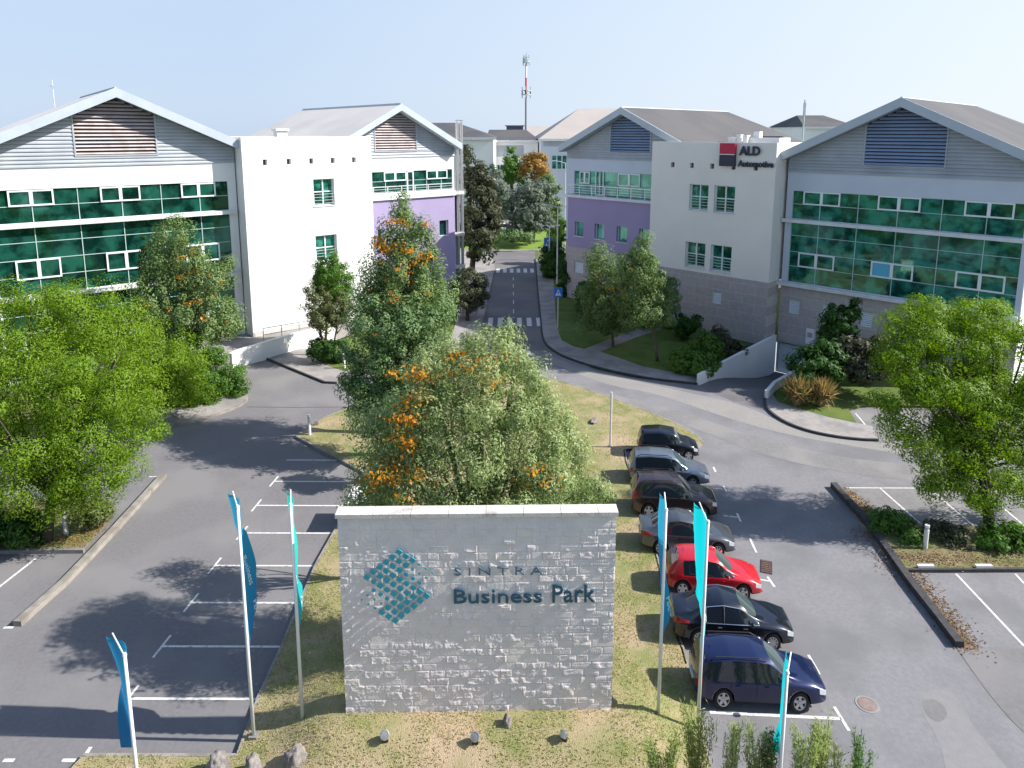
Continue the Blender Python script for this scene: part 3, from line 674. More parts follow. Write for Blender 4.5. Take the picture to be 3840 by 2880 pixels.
MB().box(.0, 1.62, -.34, -.02, 0, 1.1).build('sign_panel', M['black_sign'], sg); tag(sg.children[1], 'black lower half of the square sign')
MB().box(.06, 1.56, -.345, -.3, 1.105, 1.175).build('sign_stripe', M['sign_white'], sg)
text_fit('lettering', 'ALD', 1.95, 4.05, 1.12, 1.98, .07, M['black_sign'], sg, -.12, bold=.035)
text_fit('lettering', 'Automotive', 1.88, 5.42, .02, .62, .06, M['black_sign'], sg, -.12, bold=.03)

# ---- right rear gabled block with purple bay ---------------------------------
PR2 = g(1236, 641.5)
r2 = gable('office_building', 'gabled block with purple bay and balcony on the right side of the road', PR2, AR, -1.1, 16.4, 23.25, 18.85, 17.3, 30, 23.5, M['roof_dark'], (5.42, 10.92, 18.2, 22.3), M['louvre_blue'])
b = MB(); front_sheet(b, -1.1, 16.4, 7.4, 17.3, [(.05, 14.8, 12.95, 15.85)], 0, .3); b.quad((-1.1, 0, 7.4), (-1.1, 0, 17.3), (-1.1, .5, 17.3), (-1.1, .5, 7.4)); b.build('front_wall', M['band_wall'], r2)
MB().box(-1.1, 16.4, -.02, .34, -.5, 7.4).build('stone_wall', M['stone'], r2)
MB().box(-1.25, -.1, -.2, -.021, 7.35, 7.6).build('ledge', M['sill'], r2)
def purple_bay(root, x0, x1, z0, z1, zs, yf, wins, stonebase=True, wdz=None, doorx=None):
    b = MB(); front_sheet(b, x0, x1, z0, z1, wins, yf, .45)
    b.quad((x0, yf, z0), (x0, yf, z1), (x0, 0, z1), (x0, 0, z0)); b.quad((x1, 0, z0), (x1, 0, z1), (x1, yf, z1), (x1, yf, z0))
    b.build('purple_wall', M['purple_wall'], root, fix=False)
    for a, c, d, e in wins:
        wo = MB().quad((a, yf + .4, d), (c, yf + .4, d), (c, yf + .4, e), (a, yf + .4, e)).build('window', M['glass_pale'] if stonebase else M['glass_dark'], root)
        MB().box(a - .05, c + .05, yf - .06, yf + .39, d - .09, d - .002).build('window_sill', M['sill'], wo)
        f = MB(); f.box(a, a + .08, yf + .3, yf + .397, d, e); f.box(c - .08, c, yf + .3, yf + .397, d, e); f.box(a + .08, c - .08, yf + .3, yf + .397, e - .08, e); f.build('window_frame', M['frame'], wo)
    MB().box(x0 - .25, x1 + .1, yf - .25, -.02, z1, z1 + .32).build('balcony_slab', M['sill'], root)
    r = MB(); x = x0 - .05
    while x <= x1 + .02: r.box(x - .045, x + .045, yf - .1, yf - .02, z1 + .32, z1 + 1.55); x += 1.86
    for k in range(4): z = z1 + .62 + k * .3; t = .05 if k == 3 else .022; r.box(x0 - .05, x1, yf - .08, yf - .04, z - t, z + t)
    r.build('railing', M['rail'], root)
purple_bay(r2, -.05, 12.2, 6.65, 12.7, 0, -1.0, [(1.07, 2.4, 8.05, 9.8), (4.1, 5.5, 8.0, 9.8), (7.3, 8.8, 8.0, 9.8), (10.4, 11.8, 8.0, 9.8)])
b = MB(); front_sheet(b, -.05, 12.2, -.3, 6.63, [(1.08, 2.48, 3.5, 4.9), (5.2, 6.5, 3.5, 4.9)], -1.0, .35); b.quad((-.05, -1, -.3), (-.05, -1, 6.63), (-.05, 0, 6.63), (-.05, 0, -.3)); b.quad((12.2, -1, -.3), (12.2, 0, -.3), (12.2, 0, 6.63), (12.2, -1, 6.63)); b.quad((-.05, -1, 6.63), (12.2, -1, 6.63), (12.2, 0, 6.63), (-.05, 0, 6.63))
b.build('stone_bay', M['stone'], r2, fix=False)
vent_grille(r2, 1.78, 4.2, -.9, .7, .7); vent_grille(r2, 5.85, 4.2, -.9, .65, .7)
for i in range(5):
    xs = [.05, 3.35, 6.55, 9.75, 12.9, 14.8]
    window_bay(r2, xs[i], xs[i + 1], (12.95, 14.3, 15.85), .16, M['glass_pale'])
for a, c in ((.86, 2.4), (6.6, 9.6)): sash_pair(r2, a, c, 14.35, 15.8, .12, M['glass_green'])
f = MB(); f.box(3.3, 4.5, -.02, .1, 13.02, 13.12)
for x in (3.3, 3.9, 4.42): f.box(x, x + .1, -.02, .1, 13.02, 15.8)
f.build('balcony_door', M['frame'], r2)

# ---- left stair tower -----------------------------------------------------
ZL = 1.3
TL = g(547.3, 728.1, ZL); AL = 40.0
tl = tower('stair_tower', 'bright white sunlit office tower with a row of five square openings, left of the road', TL, AL, 13.15, 9, 20.05, 17.72, (2.09, 4.38, 6.64, 8.88, 11.18), .42,
           [(6.72, 8.9, 13.3, 15.95), (6.68, 8.95, 7.7, 10.35)], 0, None, 0.2, 0)
tp = MB()
for (a, c, d, e) in ((1.9, 11.75, 16.5, 16.54), (1.9, 1.94, 7.6, 16.5), (11.71, 11.75, 7.6, 16.5), (1.9, 6.0, 7.56, 7.6)): tp.box(a, c, -.014, .0, d, e)
tp.build('panel_joint', M['sill'], tl)
tp = MB(); tp.box(0.0, 13.1, -.03, -.002, .2, 1.75); tp.build('plinth', M['coping'], tl)
ob = empty('roof_vent', (*loc_to_world(TL, AL, 4.9, 3.0), 19.1), math.radians(AL), 'small white vent cap on the roof behind the left white tower', 'roof vent')
MB().box(-.5, .5, -.5, .5, 0, 1.5).build('vent_body', M['white_wall'], ob); MB().box(-.65, .65, -.65, .65, 1.5, 1.72).build('vent_cap', M['white_wall'], ob)

# ---- left front gabled block ------------------------------------------------
qx = onplane(700 / K + 303 / 1.659 / K, 300 / K + 500 / 1.659 / K, TL, (-math.sin(math.radians(AL)), math.cos(math.radians(AL))))
# side recess: plane perpendicular to the tower front through its corner
def recess(u, v, P, A):
    d = unit(A); r = ray(u, v); t = (P[0] * d[0] + P[1] * d[1]) / (r[0] * d[0] + r[1] * d[1]); return (r[0] * t, r[1] * t)
PL1 = recess((700 + 303 / 1.659) / K, (300 + 500 / 1.659) / K, TL, AL)
A1 = 38.0
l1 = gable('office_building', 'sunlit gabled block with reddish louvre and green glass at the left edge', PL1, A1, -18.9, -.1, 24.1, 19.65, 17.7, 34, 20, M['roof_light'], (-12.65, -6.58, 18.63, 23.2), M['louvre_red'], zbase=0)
XL1 = [-18.75, -15.97, -12.78, -9.6, -6.5, -3.33, -.85]
b = MB(); front_sheet(b, -18.9, -.1, .3, 17.7, [(-18.75, -.85, 13.35, 16.0), (-18.75, -.85, 7.5, 12.98), (-18.75, -.85, 1.6, 7.1)], 0, .3); b.build('front_wall', M['white_wall'], l1)
for z in (12.98, 7.12): MB().box(-18.85, -.25, -.42, -.003, z, z + .34).build('ledge', M['sill'], l1)
for i in range(6):
    for rows in ((13.35, 14.68, 16.0), (7.5, 8.95, 10.35, 11.75, 12.98), (1.6, 3.0, 4.4, 5.8, 7.1)):
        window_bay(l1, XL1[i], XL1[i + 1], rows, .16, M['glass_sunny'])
for z0, z1 in ((14.68, 15.95), (8.75, 10.35), (3.0, 4.4)):
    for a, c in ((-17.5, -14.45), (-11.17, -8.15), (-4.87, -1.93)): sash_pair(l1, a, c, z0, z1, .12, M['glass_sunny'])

# ---- left rear gabled block with purple bay ---------------------------------
KS = 1.08
dT = unit(AL); q = onplane((700 + 1165 / 1.659) / K, (300 + 1000 / 1.659) / K, TL, dT)
Qx = (TL[0] + dT[0] * q[0], TL[1] + dT[1] * q[0]); PL2 = ((Qx[0] - dT[1] * 2.2) * KS, (Qx[1] + dT[0] * 2.2) * KS)
zk = lambda z: H - (H - z) * KS
xk = lambda x: (4.6 + (x - 4.6)) * KS
l2 = gable('office_building', 'sunlit gabled block with lilac bay, balcony and pale roof left of the road', PL2, AL, xk(-3.2), xk(12.0), zk(23.5), zk(19.2), zk(17.75), 30, 26, M['roof_light'], (xk(1.67), xk(6.84), zk(18.5), zk(23)), M['louvre_red'])
b = MB(); front_sheet(b, xk(-3.2), xk(12.0), -.3, zk(17.75), [(xk(-2.5), xk(11.7), zk(13.95), zk(16.25))], 0, .3); b.build('front_wall', M['white_wall'], l2)
for a, c in zip([xk(t) for t in (-2.5, .2, 2.9, 5.5, 8.2, 10.2)], [xk(t) for t in (.2, 2.9, 5.5, 8.2, 10.2, 11.7)]):
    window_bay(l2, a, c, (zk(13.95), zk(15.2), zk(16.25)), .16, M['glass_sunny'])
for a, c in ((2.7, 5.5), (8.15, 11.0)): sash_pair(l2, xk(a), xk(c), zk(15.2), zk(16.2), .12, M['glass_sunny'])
f = MB()
for x in (5.55, 6.3): f.box(xk(x), xk(x) + .14, -.02, .1, zk(13.95), zk(16.2))
f.box(xk(5.55), xk(6.44), -.02, .1, zk(16.1), zk(16.2)); f.build('balcony_door', M['frame'], l2)
purple_bay(l2, xk(-2.6), xk(11.3), -.2, zk(13.3), 0, -1.0, [(xk(9.15), xk(10.4), zk(8.75), zk(10.5)), (xk(1.2), xk(1.9), zk(8.2), zk(10.2))], stonebase=False)
# glazed stair corner with floor slabs and twin flues
cb = MB()
cb.box(xk(12.0), xk(12.75), .4, 3.5, -.3, zk(13.5)); cb.build('corner_glazing', M['glass_dark'], l2)
for z in (zk(13.3), zk(8.4), zk(4.5)): MB().box(xk(11.4), xk(13.0), -.6, 3.8, z, z + .4).build('floor_slab', M['coping'], l2)
MB().box(xk(12.05), xk(12.8), .3, .39, -.3, zk(8.3)).build('corner_pier', M['band_wall'], l2)
for q_, xx in enumerate((12.35, 12.95)):
    fl_ = empty('flue', (*loc_to_world(PL2, AL, xk(xx), -.15), 0), 0, ('left steel flue of the pair on the corner of the lilac block', 'right steel flue of the pair on the corner of the lilac block')[q_], 'flue', 'twin steel flues')
    MB().lathe([(.19, 0), (.19, zk(21.6)), (.0, zk(21.6))], k=12).build('pipe', M['steel'], fl_)
    MB().lathe([(.3, zk(21.75)), (.3, zk(21.85)), (0, zk(21.9))], k=12).build('rain_cap', M['steel'], fl_)
    MB().box(-.02, .02, -.02, .02, zk(21.6), zk(21.78)).build('cap_stem', M['steel'], fl_)

# ---- distant buildings ----------------------------------------------------
def far_block(label, u0, u1, vt, ve, vbase_z, Y, depth, roofm, wallm, ridge=None, extras=(), rot=0):
    """hipped roof block: front eave line between bearings u0..u1 at distance Y"""
    a, c = at(u0, ve, Y), at(u1, ve, Y); root = empty('distant_building', (a.x, Y, 0), 0, label, 'office building')
    Wd = c.x - a.x; ze = a.z
    MB().box(0, Wd, 0, depth, 0, ze).build('wall', wallm, root)
    r0, r1_ = ridge; zr = vt
    b = MB(); hx0, hx1 = r0 * Wd, r1_ * Wd; hy = depth / 2
    b.poly([(-.5, -.5, ze), (Wd + .5, -.5, ze), (hx1, hy, zr), (hx0, hy, zr)]); b.poly([(Wd + .5, -.5, ze), (Wd + .5, depth + .5, ze), (hx1, hy, zr)])
    b.poly([(Wd + .5, depth + .5, ze), (-.5, depth + .5, ze), (hx0, hy, zr), (hx1, hy, zr)]); b.poly([(-.5, depth + .5, ze), (-.5, -.5, ze), (hx0, hy, zr)])
    b.build('roof', roofm, root, fix=False)
    MB().box(-.6, Wd + .6, -.6, -.5, ze - .5, ze + .05).build('gutter', M['sill'], root)
    for kind, x0, x1, z0, z1, n in extras:
        for k in range(n):
            wa = x0 + (x1 - x0) * k / n; wb = wa + (x1 - x0) / n * .72
            MB().box(wa * Wd, wb * Wd, -.08, .04, z0, z1).build('window' if kind != 'band' else 'cladding_band', M['glass_dark'] if kind == 'w' else (M['glass_green'] if kind == 'g' else M['cladding']), root)
    return root
far_block('distant white block with grey hipped roof behind the twin flues', 830, 1066, 22.6, 297, 0, 150, 26, M['roof_dark'], M['white_wall'], (.3, .62), (('g', .9, .99, 11.5, 13, 1), ('band', .2, .99, 15.8, 17.9, 1)))
far_block('distant long white block with a strip of small windows, mast behind its roof', 1055, 1162, 21.1, 303, 0, 175, 24, M['roof_dark'], M['white_wall'], (-.02, .78), (('band', .05, .97, 14.5, 17.2, 1), ('w', .05, .5, 11.2, 12.4, 7), ('w', .52, .97, 11.2, 12.4, 8)))
far_block('distant block with pale beige roof and shaded grey wall right of the orange tree', 1168, 1450, 26.5, 300, 0, 165, 40, M['roof_beige'], M['band_wall'], (.35, .7), (('g', .09, .21, 12.0, 15.0, 3), ('band', .02, .25, 17.2, 19.0, 1)))
far_block('farthest low block with beige roof between the mast and the beige roofed block', 1120, 1300, 22.6, 296, 0, 240, 30, M['roof_beige'], M['white_wall'], (-.1, .9))
far_block('distant dark roof peeping over the gap between the two right hand gables', 1740, 1850, 25.2, 274.0, 0, 190, 26, M['roof_dark'], M['white_wall'], (.2, .75))
# ---- mast ----------------------------------------------------------------
mb_ = at(1136, 285, 205); mast = empty('radio_mast', (mb_.x, 205, 0), 0, 'tall thin telecom mast with red and white upper section behind the far roofs', 'mast')
zz = lambda v: at(1136, v, 205).z
MB().tube([(0, 0, 0), (0, 0, zz(208))], [.36, .3], 8).build('lower_mast', flat('mast_grey', (.24, .26, .31), .5), mast)
MB().tube([(0, 0, zz(208)), (0, 0, zz(168))], .28, 8).build('upper_mast', flat('mast_red', (.45, .10, .12), .5), mast)
MB().tube([(0, 0, zz(168)), (0, 0, zz(142))], .26, 8).build('upper_mast', flat('mast_white', (.7, .7, .72), .5), mast)
MB().tube([(0, 0, zz(142)), (0, 0, zz(122))], .34, 8).build('upper_mast', flat('mast_dark', (.16, .15, .2), .5), mast)
for v, r_ in ((205, 1.35), (197, 1.35), (134, 1.0), (129, .8)):
    MB().lathe([(r_, 0), (r_, .25), (r_ - .2, .25), (r_ - .2, 0), (r_, 0)], (0, 0, zz(v)), k=12).build('platform_ring', M['mullion'], mast)
    for k in range(3):
        t = k * 2.1 + .4; MB().box(r_ * math.cos(t) - .15, r_ * math.cos(t) + .15, r_ * math.sin(t) - .15, r_ * math.sin(t) + .15, zz(v) - .9, zz(v) + 1.3).build('antenna', M['frame'], mast)
MB().tube([(0, 0, zz(122)), (.2, 0, zz(113))], .07, 5).build('lightning_rod', M['mullion'], mast)
dk = at(1118, 276, 204); ob = empty('roof_plant', (dk.x, 203, 0), 0, 'dark box on a far roof just left of the mast', 'roof plant')
MB().box(-3.2, 1.6, -1, 1, dk.z - 1.1, dk.z + .4).build('housing', flat('dk', (.12, .12, .16), .8), ob); MB().box(-3.6, 2.0, -1.3, 1.3, dk.z + .4, dk.z + .7).build('canopy', flat('dk2', (.2, .2, .24), .8), ob)
an = at(1738, 233, 100); ob = empty('roof_antenna', (an.x, 100, 0), 0, 'thin vertical antenna above the dark roof of the right rear block', 'antenna')
MB().tube([(0, 0, 10), (0, 0, at(1738, 216, 100).z)], .1, 6).build('rod', M['mullion'], ob); MB().box(-.14, .14, -.14, .14, at(1738, 250, 100).z, at(1738, 222, 100).z).build('sleeve', M['sill'], ob)
an = at(136, 190, 90); ob = empty('roof_antenna', (an.x, 88, 0), 0, 'thin whip antenna on the pale roof of the left block', 'antenna')
MB().tube([(0, 0, 15), (0, 0, at(136, 172, 88).z)], .04, 5).build('rod', M['sill'], ob); MB().tube([(-.5, 0, at(136, 186, 88).z), (.5, 0, at(136, 186, 88).z)], .03, 5).build('cross_arm', M['sill'], ob)

# ---- retaining walls, terrace, railings --------------------------------------
wl = [g(500, 798), g(512, 792), g(577, 776), g(634, 759), g(725, 737)]
def sloped_wall(name, pts, tops, th, m, label, cat='retaining wall', z0=-.05):
    b = MB(); P = [Vector((x, y, 0)) for x, y in pts]; n = len(P); k = 0
    for i in range(n):
        d = (P[min(i + 1, n - 1)] - P[max(i - 1, 0)]).normalized(); nn = Vector((-d.y, d.x, 0)) * th / 2
        z0_ = z0[i] if hasattr(z0, '__len__') else z0
        b.v += [(P[i] + nn)[:2] + (z0_,), (P[i] + nn)[:2] + (tops[i],), (P[i] - nn)[:2] + (tops[i],), (P[i] - nn)[:2] + (z0_,)]
    for i in range(n - 1):
        for q in range(4): b.f.append((4 * i + q, 4 * i + (q + 1) % 4, 4 * i + 4 + (q + 1) % 4, 4 * i + 4 + q))
    b.f.append((0, 1, 2, 3)); e = 4 * (n - 1); b.f.append((e + 3, e + 2, e + 1, e))
    o = b.build(name, m); tag(o, label, cat); return o
sloped_wall('retaining_wall', wl, [1.45, 1.5, 1.72, 1.75, 1.8], .3, M['white_wall'], 'low white wall holding the terrace below the left white tower')
slab('terrace', [wl[0], wl[1], wl[2], wl[3], wl[4], (-12, 76), (-30, 62), (-36, 58), (-32, 54)], .1, 1.3, M['paving'])
def railing(name, pts, z0, h, label, n=3):
    root = empty(name, (pts[0][0], pts[0][1], z0), 0, label, 'railing'); P = [Vector((x - pts[0][0], y - pts[0][1], 0)) for x, y in pts]
    for z in (h, h * .55): MB().tube([p + Vector((0, 0, z)) for p in P], .04, 6).build('handrail' if z == h else 'mid_rail', M['steel'], root)
    for a, c in zip(P, P[1:]):
        for k in range(n + 1):
            p = a.lerp(c, k / n)
            if k == n and c is not P[-1]: continue
            MB().tube([p, p + Vector((0, 0, h))], .04, 6).build('post', M['steel'], root)
railing('railing', [loc_to_world(TL, AL, .1, -2.4), loc_to_world(TL, AL, 5.2, -2.55)], 1.3, 1.35, 'thin grey handrail on the terrace in front of the left white tower')
w1p = [g(1508, 832), g(1580, 806), (door_l[0] - .6, door_l[1] - .35)]
wa_, wb_ = Vector(g(1508, 831)), Vector((door_l[0] - .35, door_l[1] - .3))
sloped_wall('retaining_wall', [wa_, wa_.lerp(wb_, .33), wa_.lerp(wb_, .66), wb_], [.9, .88, .85, .8], .28, M['white_wall'], 'tall white wall on the left side of the garage ramp', z0=[-.1, -1.2, -2.4, -3.3])
sloped_wall('retaining_wall', [g(1655, 864), g(1672, 845), g(1705, 828), (door_r[0] + .2, door_r[1] - .2)], [.75, .8, .9, .9], .28, M['white_wall'], 'short white wall at the right of the ramp beside the orange grasses', z0=[-.3, -1.2, -2.4, -3.3])

# ================================================================== SIGN WALL
ZS = .93
sL, sR = g(748, 1541, ZS), g(1320, 1533, ZS)
AS = math.degrees(math.atan2(sR[1] - sL[1], sR[0] - sL[0])); dS = unit(AS); WS = math.hypot(sR[0] - sL[0], sR[1] - sL[1])
SP = lambda u, v: onplane(u, v, sL, dS)
ZT = SP(1025, 1115)[1]
wall = empty('sign_wall', (sL[0], sL[1], 0), math.radians(AS), 'big grey split stone wall sign with teal diamond logo standing on the mound', 'sign wall')
# split-face stone: real relief, courses and broken faces
rs = np.random.RandomState(3)
nx, nz = 400, 330; Z0 = .35; xs = np.linspace(-.0, WS, nx); zs = np.linspace(Z0, ZT, nz)
X, Z = np.meshgrid(xs, zs)
course = .272; row = np.floor((Z - Z0) / course).astype(int)
def vnoise(X, Z, s, seed):
    r_ = np.random.RandomState(seed); gx, gz = int(WS * s) + 4, int(9 * s) + 4; G_ = r_.rand(gz, gx)
    x, z = X * s, (Z) * s; xi, zi = np.floor(x).astype(int), np.floor(z).astype(int); fx, fz = x - xi, z - zi
    fx = fx * fx * (3 - 2 * fx); fz = fz * fz * (3 - 2 * fz)
    xi = np.clip(xi, 0, gx - 2); zi = np.clip(zi, 0, gz - 2)
    return (G_[zi, xi] * (1 - fx) + G_[zi, xi + 1] * fx) * (1 - fz) + (G_[zi + 1, xi] * (1 - fx) + G_[zi + 1, xi + 1] * fx) * fz
Y = np.zeros_like(X); joint = np.zeros_like(X, bool)
for r_ in range(row.max() + 1):
    x = -rs.rand() * .5; m_ = row == r_
    while x < WS:
        wd = .38 + rs.rand() * .42; mm = m_ & (X >= x) & (X < x + wd)
        flatness = rs.rand()
        tilt = (rs.rand() - .5) * .03; off = rs.rand() * .010; cut = .45 + rs.rand() * .3
        n_ = vnoise(X, Z, 5.5, 11 + (r_ % 3)); n2 = vnoise(X + 3.3, Z, 14, 5)
        rel = off + (X - x - wd / 2) * tilt
        if flatness > .33: rel = rel + .021 * np.clip((n_ - cut) * 3.0, 0, 1) + .012 * n2 + .010 * vnoise(X + 1.7, Z, 30, 9)
        else: rel = rel + .004 * n2
        Y[mm] = rel[mm]; ed = mm & ((X - x < .014) | (x + wd - X < .014)); joint |= ed
        x += wd
fz = (Z - Z0) / course - row; joint |= (fz < .07)
Y[joint] = .001
flatm = (X > 0.35) & (X < 4.0) & (Z > 3.55) & (Z < 7.1)      # panels dressed flatter round the logo
Y[flatm] *= .55
Y[-14:, :] *= .4
vs = np.stack([X.ravel(), -Y.ravel(), Z.ravel()], 1)
idx = (np.arange(nz - 1)[:, None] * nx + np.arange(nx - 1)[None, :]).ravel()
fs = np.stack([idx, idx + 1, idx + nx + 1, idx + nx], 1)
def np_mesh(name, v, f, m, parent=None, smooth=False):
    me = bpy.data.meshes.new(name); k = f.shape[1]
    me.vertices.add(len(v)); me.vertices.foreach_set('co', np.ascontiguousarray(v, dtype=np.float32).ravel())
    me.loops.add(f.size); me.loops.foreach_set('vertex_index', np.ascontiguousarray(f, dtype=np.int32).ravel())
    me.polygons.add(len(f)); me.polygons.foreach_set('loop_start', np.arange(0, f.size, k, dtype=np.int32))
    me.polygons.foreach_set('loop_total', np.full(len(f), k, np.int32)) if bpy.app.version < (4, 0, 0) else None
    me.update(calc_edges=True); me.materials.append(m)
    if smooth: me.shade_smooth()
    o = bpy.data.objects.new(name, me); COL.objects.link(o)
    if parent: o.parent = parent
    return o
np_mesh('stone_face', vs, fs, M['split_stone'], wall)
b = MB(); b.box(.004, WS - .004, .012, .40, Z0, ZT); b.build('wall_core', M['split_stone'], wall)
b = MB(); x = -.06
while x < WS + .04: x2 = min(x + 1.22 , WS + .07); b.box(x, x2 - .012, -.085, .44, ZT + .002, ZT + .135); x = x2
b.build('coping', M['coping'], wall)
# logo: a folded field of diamonds, large and small
def LP(px, py): return SP((1200 + px / 1.611) / K, (1850 + py / 1.611) / K)
big_ = 17; lg = MB()
rows = [((480, 345), [1, 1, 1, .42, .34, .28], 0), ((440, 375), [1, 1, 1, .45, .4, .34], 0), ((402, 405), [1, 1, 1, .7, .66, .62, ], 0),
        ((363, 435), [1, 1, 1, 1, .95, .92, 1, 1], 0), ((325, 465), [1] * 8, 0), ((287, 497), [1, .9, 1, .95, 1, 1, 1, 1], 0),
        ((328, 575), [.66, .72, .74, .95, 1, 1], 0), ((292, 605), [.38, .38, .36, 1, 1, 1], 0), ((256, 633), [.3, .34, .36, 1, 1, 1], 0)]
def diam(px, py, k, mb, y, wd=22, hd=19.5):
    c = []
    for a, e in ((-1, .08), (-.12, -1), (1, -.08), (.12, 1)):
        s_, z_ = LP(px + a * wd * k, py + e * hd * k); c.append((s_, y, z_))
    mb.prism(c, (0, -.035, 0))
for (px, py), ks, _ in rows:
    for i, k in enumerate(ks): diam(px + i * 40.3, py + i * 24.8, k, lg, -.075)
lg.build('logo', M['logo_blue'], wall)
x0, z0 = LP(812, 487); x1, z1 = LP(1345, 432)
text_fit('lettering', 'S I N T R A', x0, x1, z0, z1, .02, M['greyblue'], wall, -.08, bold=-.004)
x0, z0 = LP(810, 655); x1, z1 = LP(1375, 560); xp, _ = LP(1402, 655); xe, _ = LP(1660, 655)
text_fit('lettering', 'Business', x0, LP(1340, 655)[0], z0, z1, .02, M['navy'], wall, -.08, bold=.006)
text_fit('lettering', 'Park', xp, xe, z0, LP(0, 553)[1], .02, M['navy'], wall, -.08, bold=.006)
# white box behind the wall
pb = g(768, 1095, .17); ob = empty('utility_box', (-8.15, 34.1, .0), 0, 'plain white utility box on the grass just behind the left end of the stone wall', 'utility box')
MB().box(-.42, .42, -.85, .85, 0, 1.55).build('cabinet', M['white_wall'], ob); MB().box(-.46, .46, -.9, .9, 1.55, 1.63).build('lid', M['bollard'], ob)

# ================================================================== FLAGS
FM = {}
def flagmat(name, c1, c2, z0, z1):
    m, t, b_ = _m(name); N_ = t.nodes; L_ = t.links
    ge = N_.new("ShaderNodeNewGeometry"); sx = N_.new("ShaderNodeSeparateXYZ"); L_.new(ge.outputs['Position'], sx.inputs[0])
    mr = N_.new("ShaderNodeMapRange"); mr.inputs[1].default_value = z0; mr.inputs[2].default_value = z1; L_.new(sx.outputs['Z'], mr.inputs[0])
    mx = N_.new("ShaderNodeMix"); mx.data_type = 'RGBA'; mx.inputs[6].default_value = C4(c1); mx.inputs[7].default_value = C4(c2); L_.new(mr.outputs[0], mx.inputs[0])
    L_.new(mx.outputs[2], b_.inputs['Base Color']); b_.inputs['Roughness'].default_value = .7
    tr_ = N_.new("ShaderNodeBsdfTranslucent"); L_.new(mx.outputs[2], tr_.inputs[0]); ms = N_.new("ShaderNodeMixShader"); ms.inputs[0].default_value = .45
    L_.new(b_.outputs[0], ms.inputs[1]); L_.new(tr_.outputs[0], ms.inputs[2]); L_.new(ms.outputs[0], t.nodes['Material Output'].inputs[0]); return m
FM['blue'] = flagmat('flag_blue', (.02, .20, .45), (.03, .33, .52), 3, 8)
FM['cyan'] = flagmat('flag_cyan', (.01, .55, .62), (.01, .60, .66), 3, 8)
FM['green'] = flagmat('flag_teal', (.02, .45, .62), (.03, .60, .50), 3.2, 6.5)
def flagpole(base, zb, top, fm, prof, label, text=True, w0=1.15):
    """prof: rows (fraction down the flag, bearing angle from straight back (deg, + = right), reach in m)"""
    r_ = empty('flagpole', (base[0], base[1], zb), 0, label, 'flagpole', 'banner flagpoles along the front of the mound')
    hgt = top - zb
    MB().tube([(0, 0, 0), (0, 0, hgt * .5), (0, 0, hgt)], [.062, .055, .045], 10).build('pole', M['pole'], r_, smooth=True)
    MB().lathe([(.0, hgt + .08), (.04, hgt + .07), (.065, hgt), (.05, hgt - .02)], k=10).build('finial', M['bollard'], r_)
    MB().box(-.14, .14, -.14, .14, -.25, .03).build('base_plate', M['kerb_grey'], r_)
    n, k = 26, 9; v = []; f = []
    L0, LH = hgt - .06, hgt * .60
    for i in range(n + 1):
        t = i / n
        for a, c in zip(prof, prof[1:]):
            if a[0] <= t <= c[0]: q = (t - a[0]) / (c[0] - a[0]); q = q * q * (3 - 2 * q); ang = a[1] + (c[1] - a[1]) * q; rc = a[2] + (c[2] - a[2]) * q; break
        for j in range(k + 1):
            s_ = j / k; a_ = math.radians(ang * (.55 + .45 * s_) + 9 * math.sin(s_ * 5 + t * 6)); r0 = .055 + s_ * rc
            v.append((r0 * math.sin(a_), r0 * math.cos(a_), L0 - t * LH + .12 * s_ * (1 - 2 * t)))
    for i in range(n):
        for j in range(k): a = i * (k + 1) + j; f.append((a, a + 1, a + k + 2, a + k + 1))
    b = MB(); b.v = v; b.f = f; fl = b.build('flag', FM[fm], r_, smooth=True, fix=False)
    def surf(t, s_):
        for a, c in zip(prof, prof[1:]):
            if a[0] <= t <= c[0]: q = (t - a[0]) / (c[0] - a[0]); q = q * q * (3 - 2 * q); ang = a[1] + (c[1] - a[1]) * q; rc = a[2] + (c[2] - a[2]) * q; break
        a_ = math.radians(ang * (.55 + .45 * s_) + 9 * math.sin(s_ * 5 + t * 6)); r0 = .055 + s_ * rc
        return Vector((r0 * math.sin(a_), r0 * math.cos(a_), L0 - t * LH + .12 * s_ * (1 - 2 * t)))
    if text:       # white print running down the banner
        for word, t0_ in (('Business', .42), ('Park', .80 if LH < 3.8 else .735)):
            to = text_mesh('lettering', word, .30, 0, M['sign_white'], fl, (0, 0, 0)); me_ = to.data
            for v_ in me_.vertices:
                t_ = min(max(t0_ + v_.co.x / LH, 0), .99); s_ = .52 + v_.co.z / 1.15; p_ = surf(t_, s_); e1 = surf(t_, s_ + .02) - p_; n_ = e1.cross(Vector((0, 0, 1))).normalized()
                if n_.y > 0: n_ = -n_
                v_.co = p_ + n_ * .012
    ar = MB(); a_ = math.radians(prof[0][1]); ar.tube([(0, 0, L0 + .02), (math.sin(a_) * prof[0][2], math.cos(a_) * prof[0][2], L0 + .14)], .022, 6); ar.build('banner_arm', M['bollard'], r_)
    return r_
def gz(u, v, z): return g(u, v, z)
p2 = gz(548, 1585, .3); flagpole(p2, .25, at(511, 1096, p2[1]).z, 'blue', [(0, -30, 1.0), (.18, -27, 1.0), (.32, -16, 1.1), (.6, -7, 1.1), (.8, -5, 1.1), (.93, -10, .8), (1, -14, .15)], 'blue banner flag on a white pole between the parking bays and the second pole')
p3 = gz(654, 1556, .5); flagpole(p3, .45, at(628, 1092, p3[1]).z, 'green', [(0, -17, .9), (.3, -15, .8), (.6, -18, .6), (.7, -10, .9), (.82, -8, .8), (1, -14, .1)], 'teal green banner flag on a white pole just left of the stone wall')
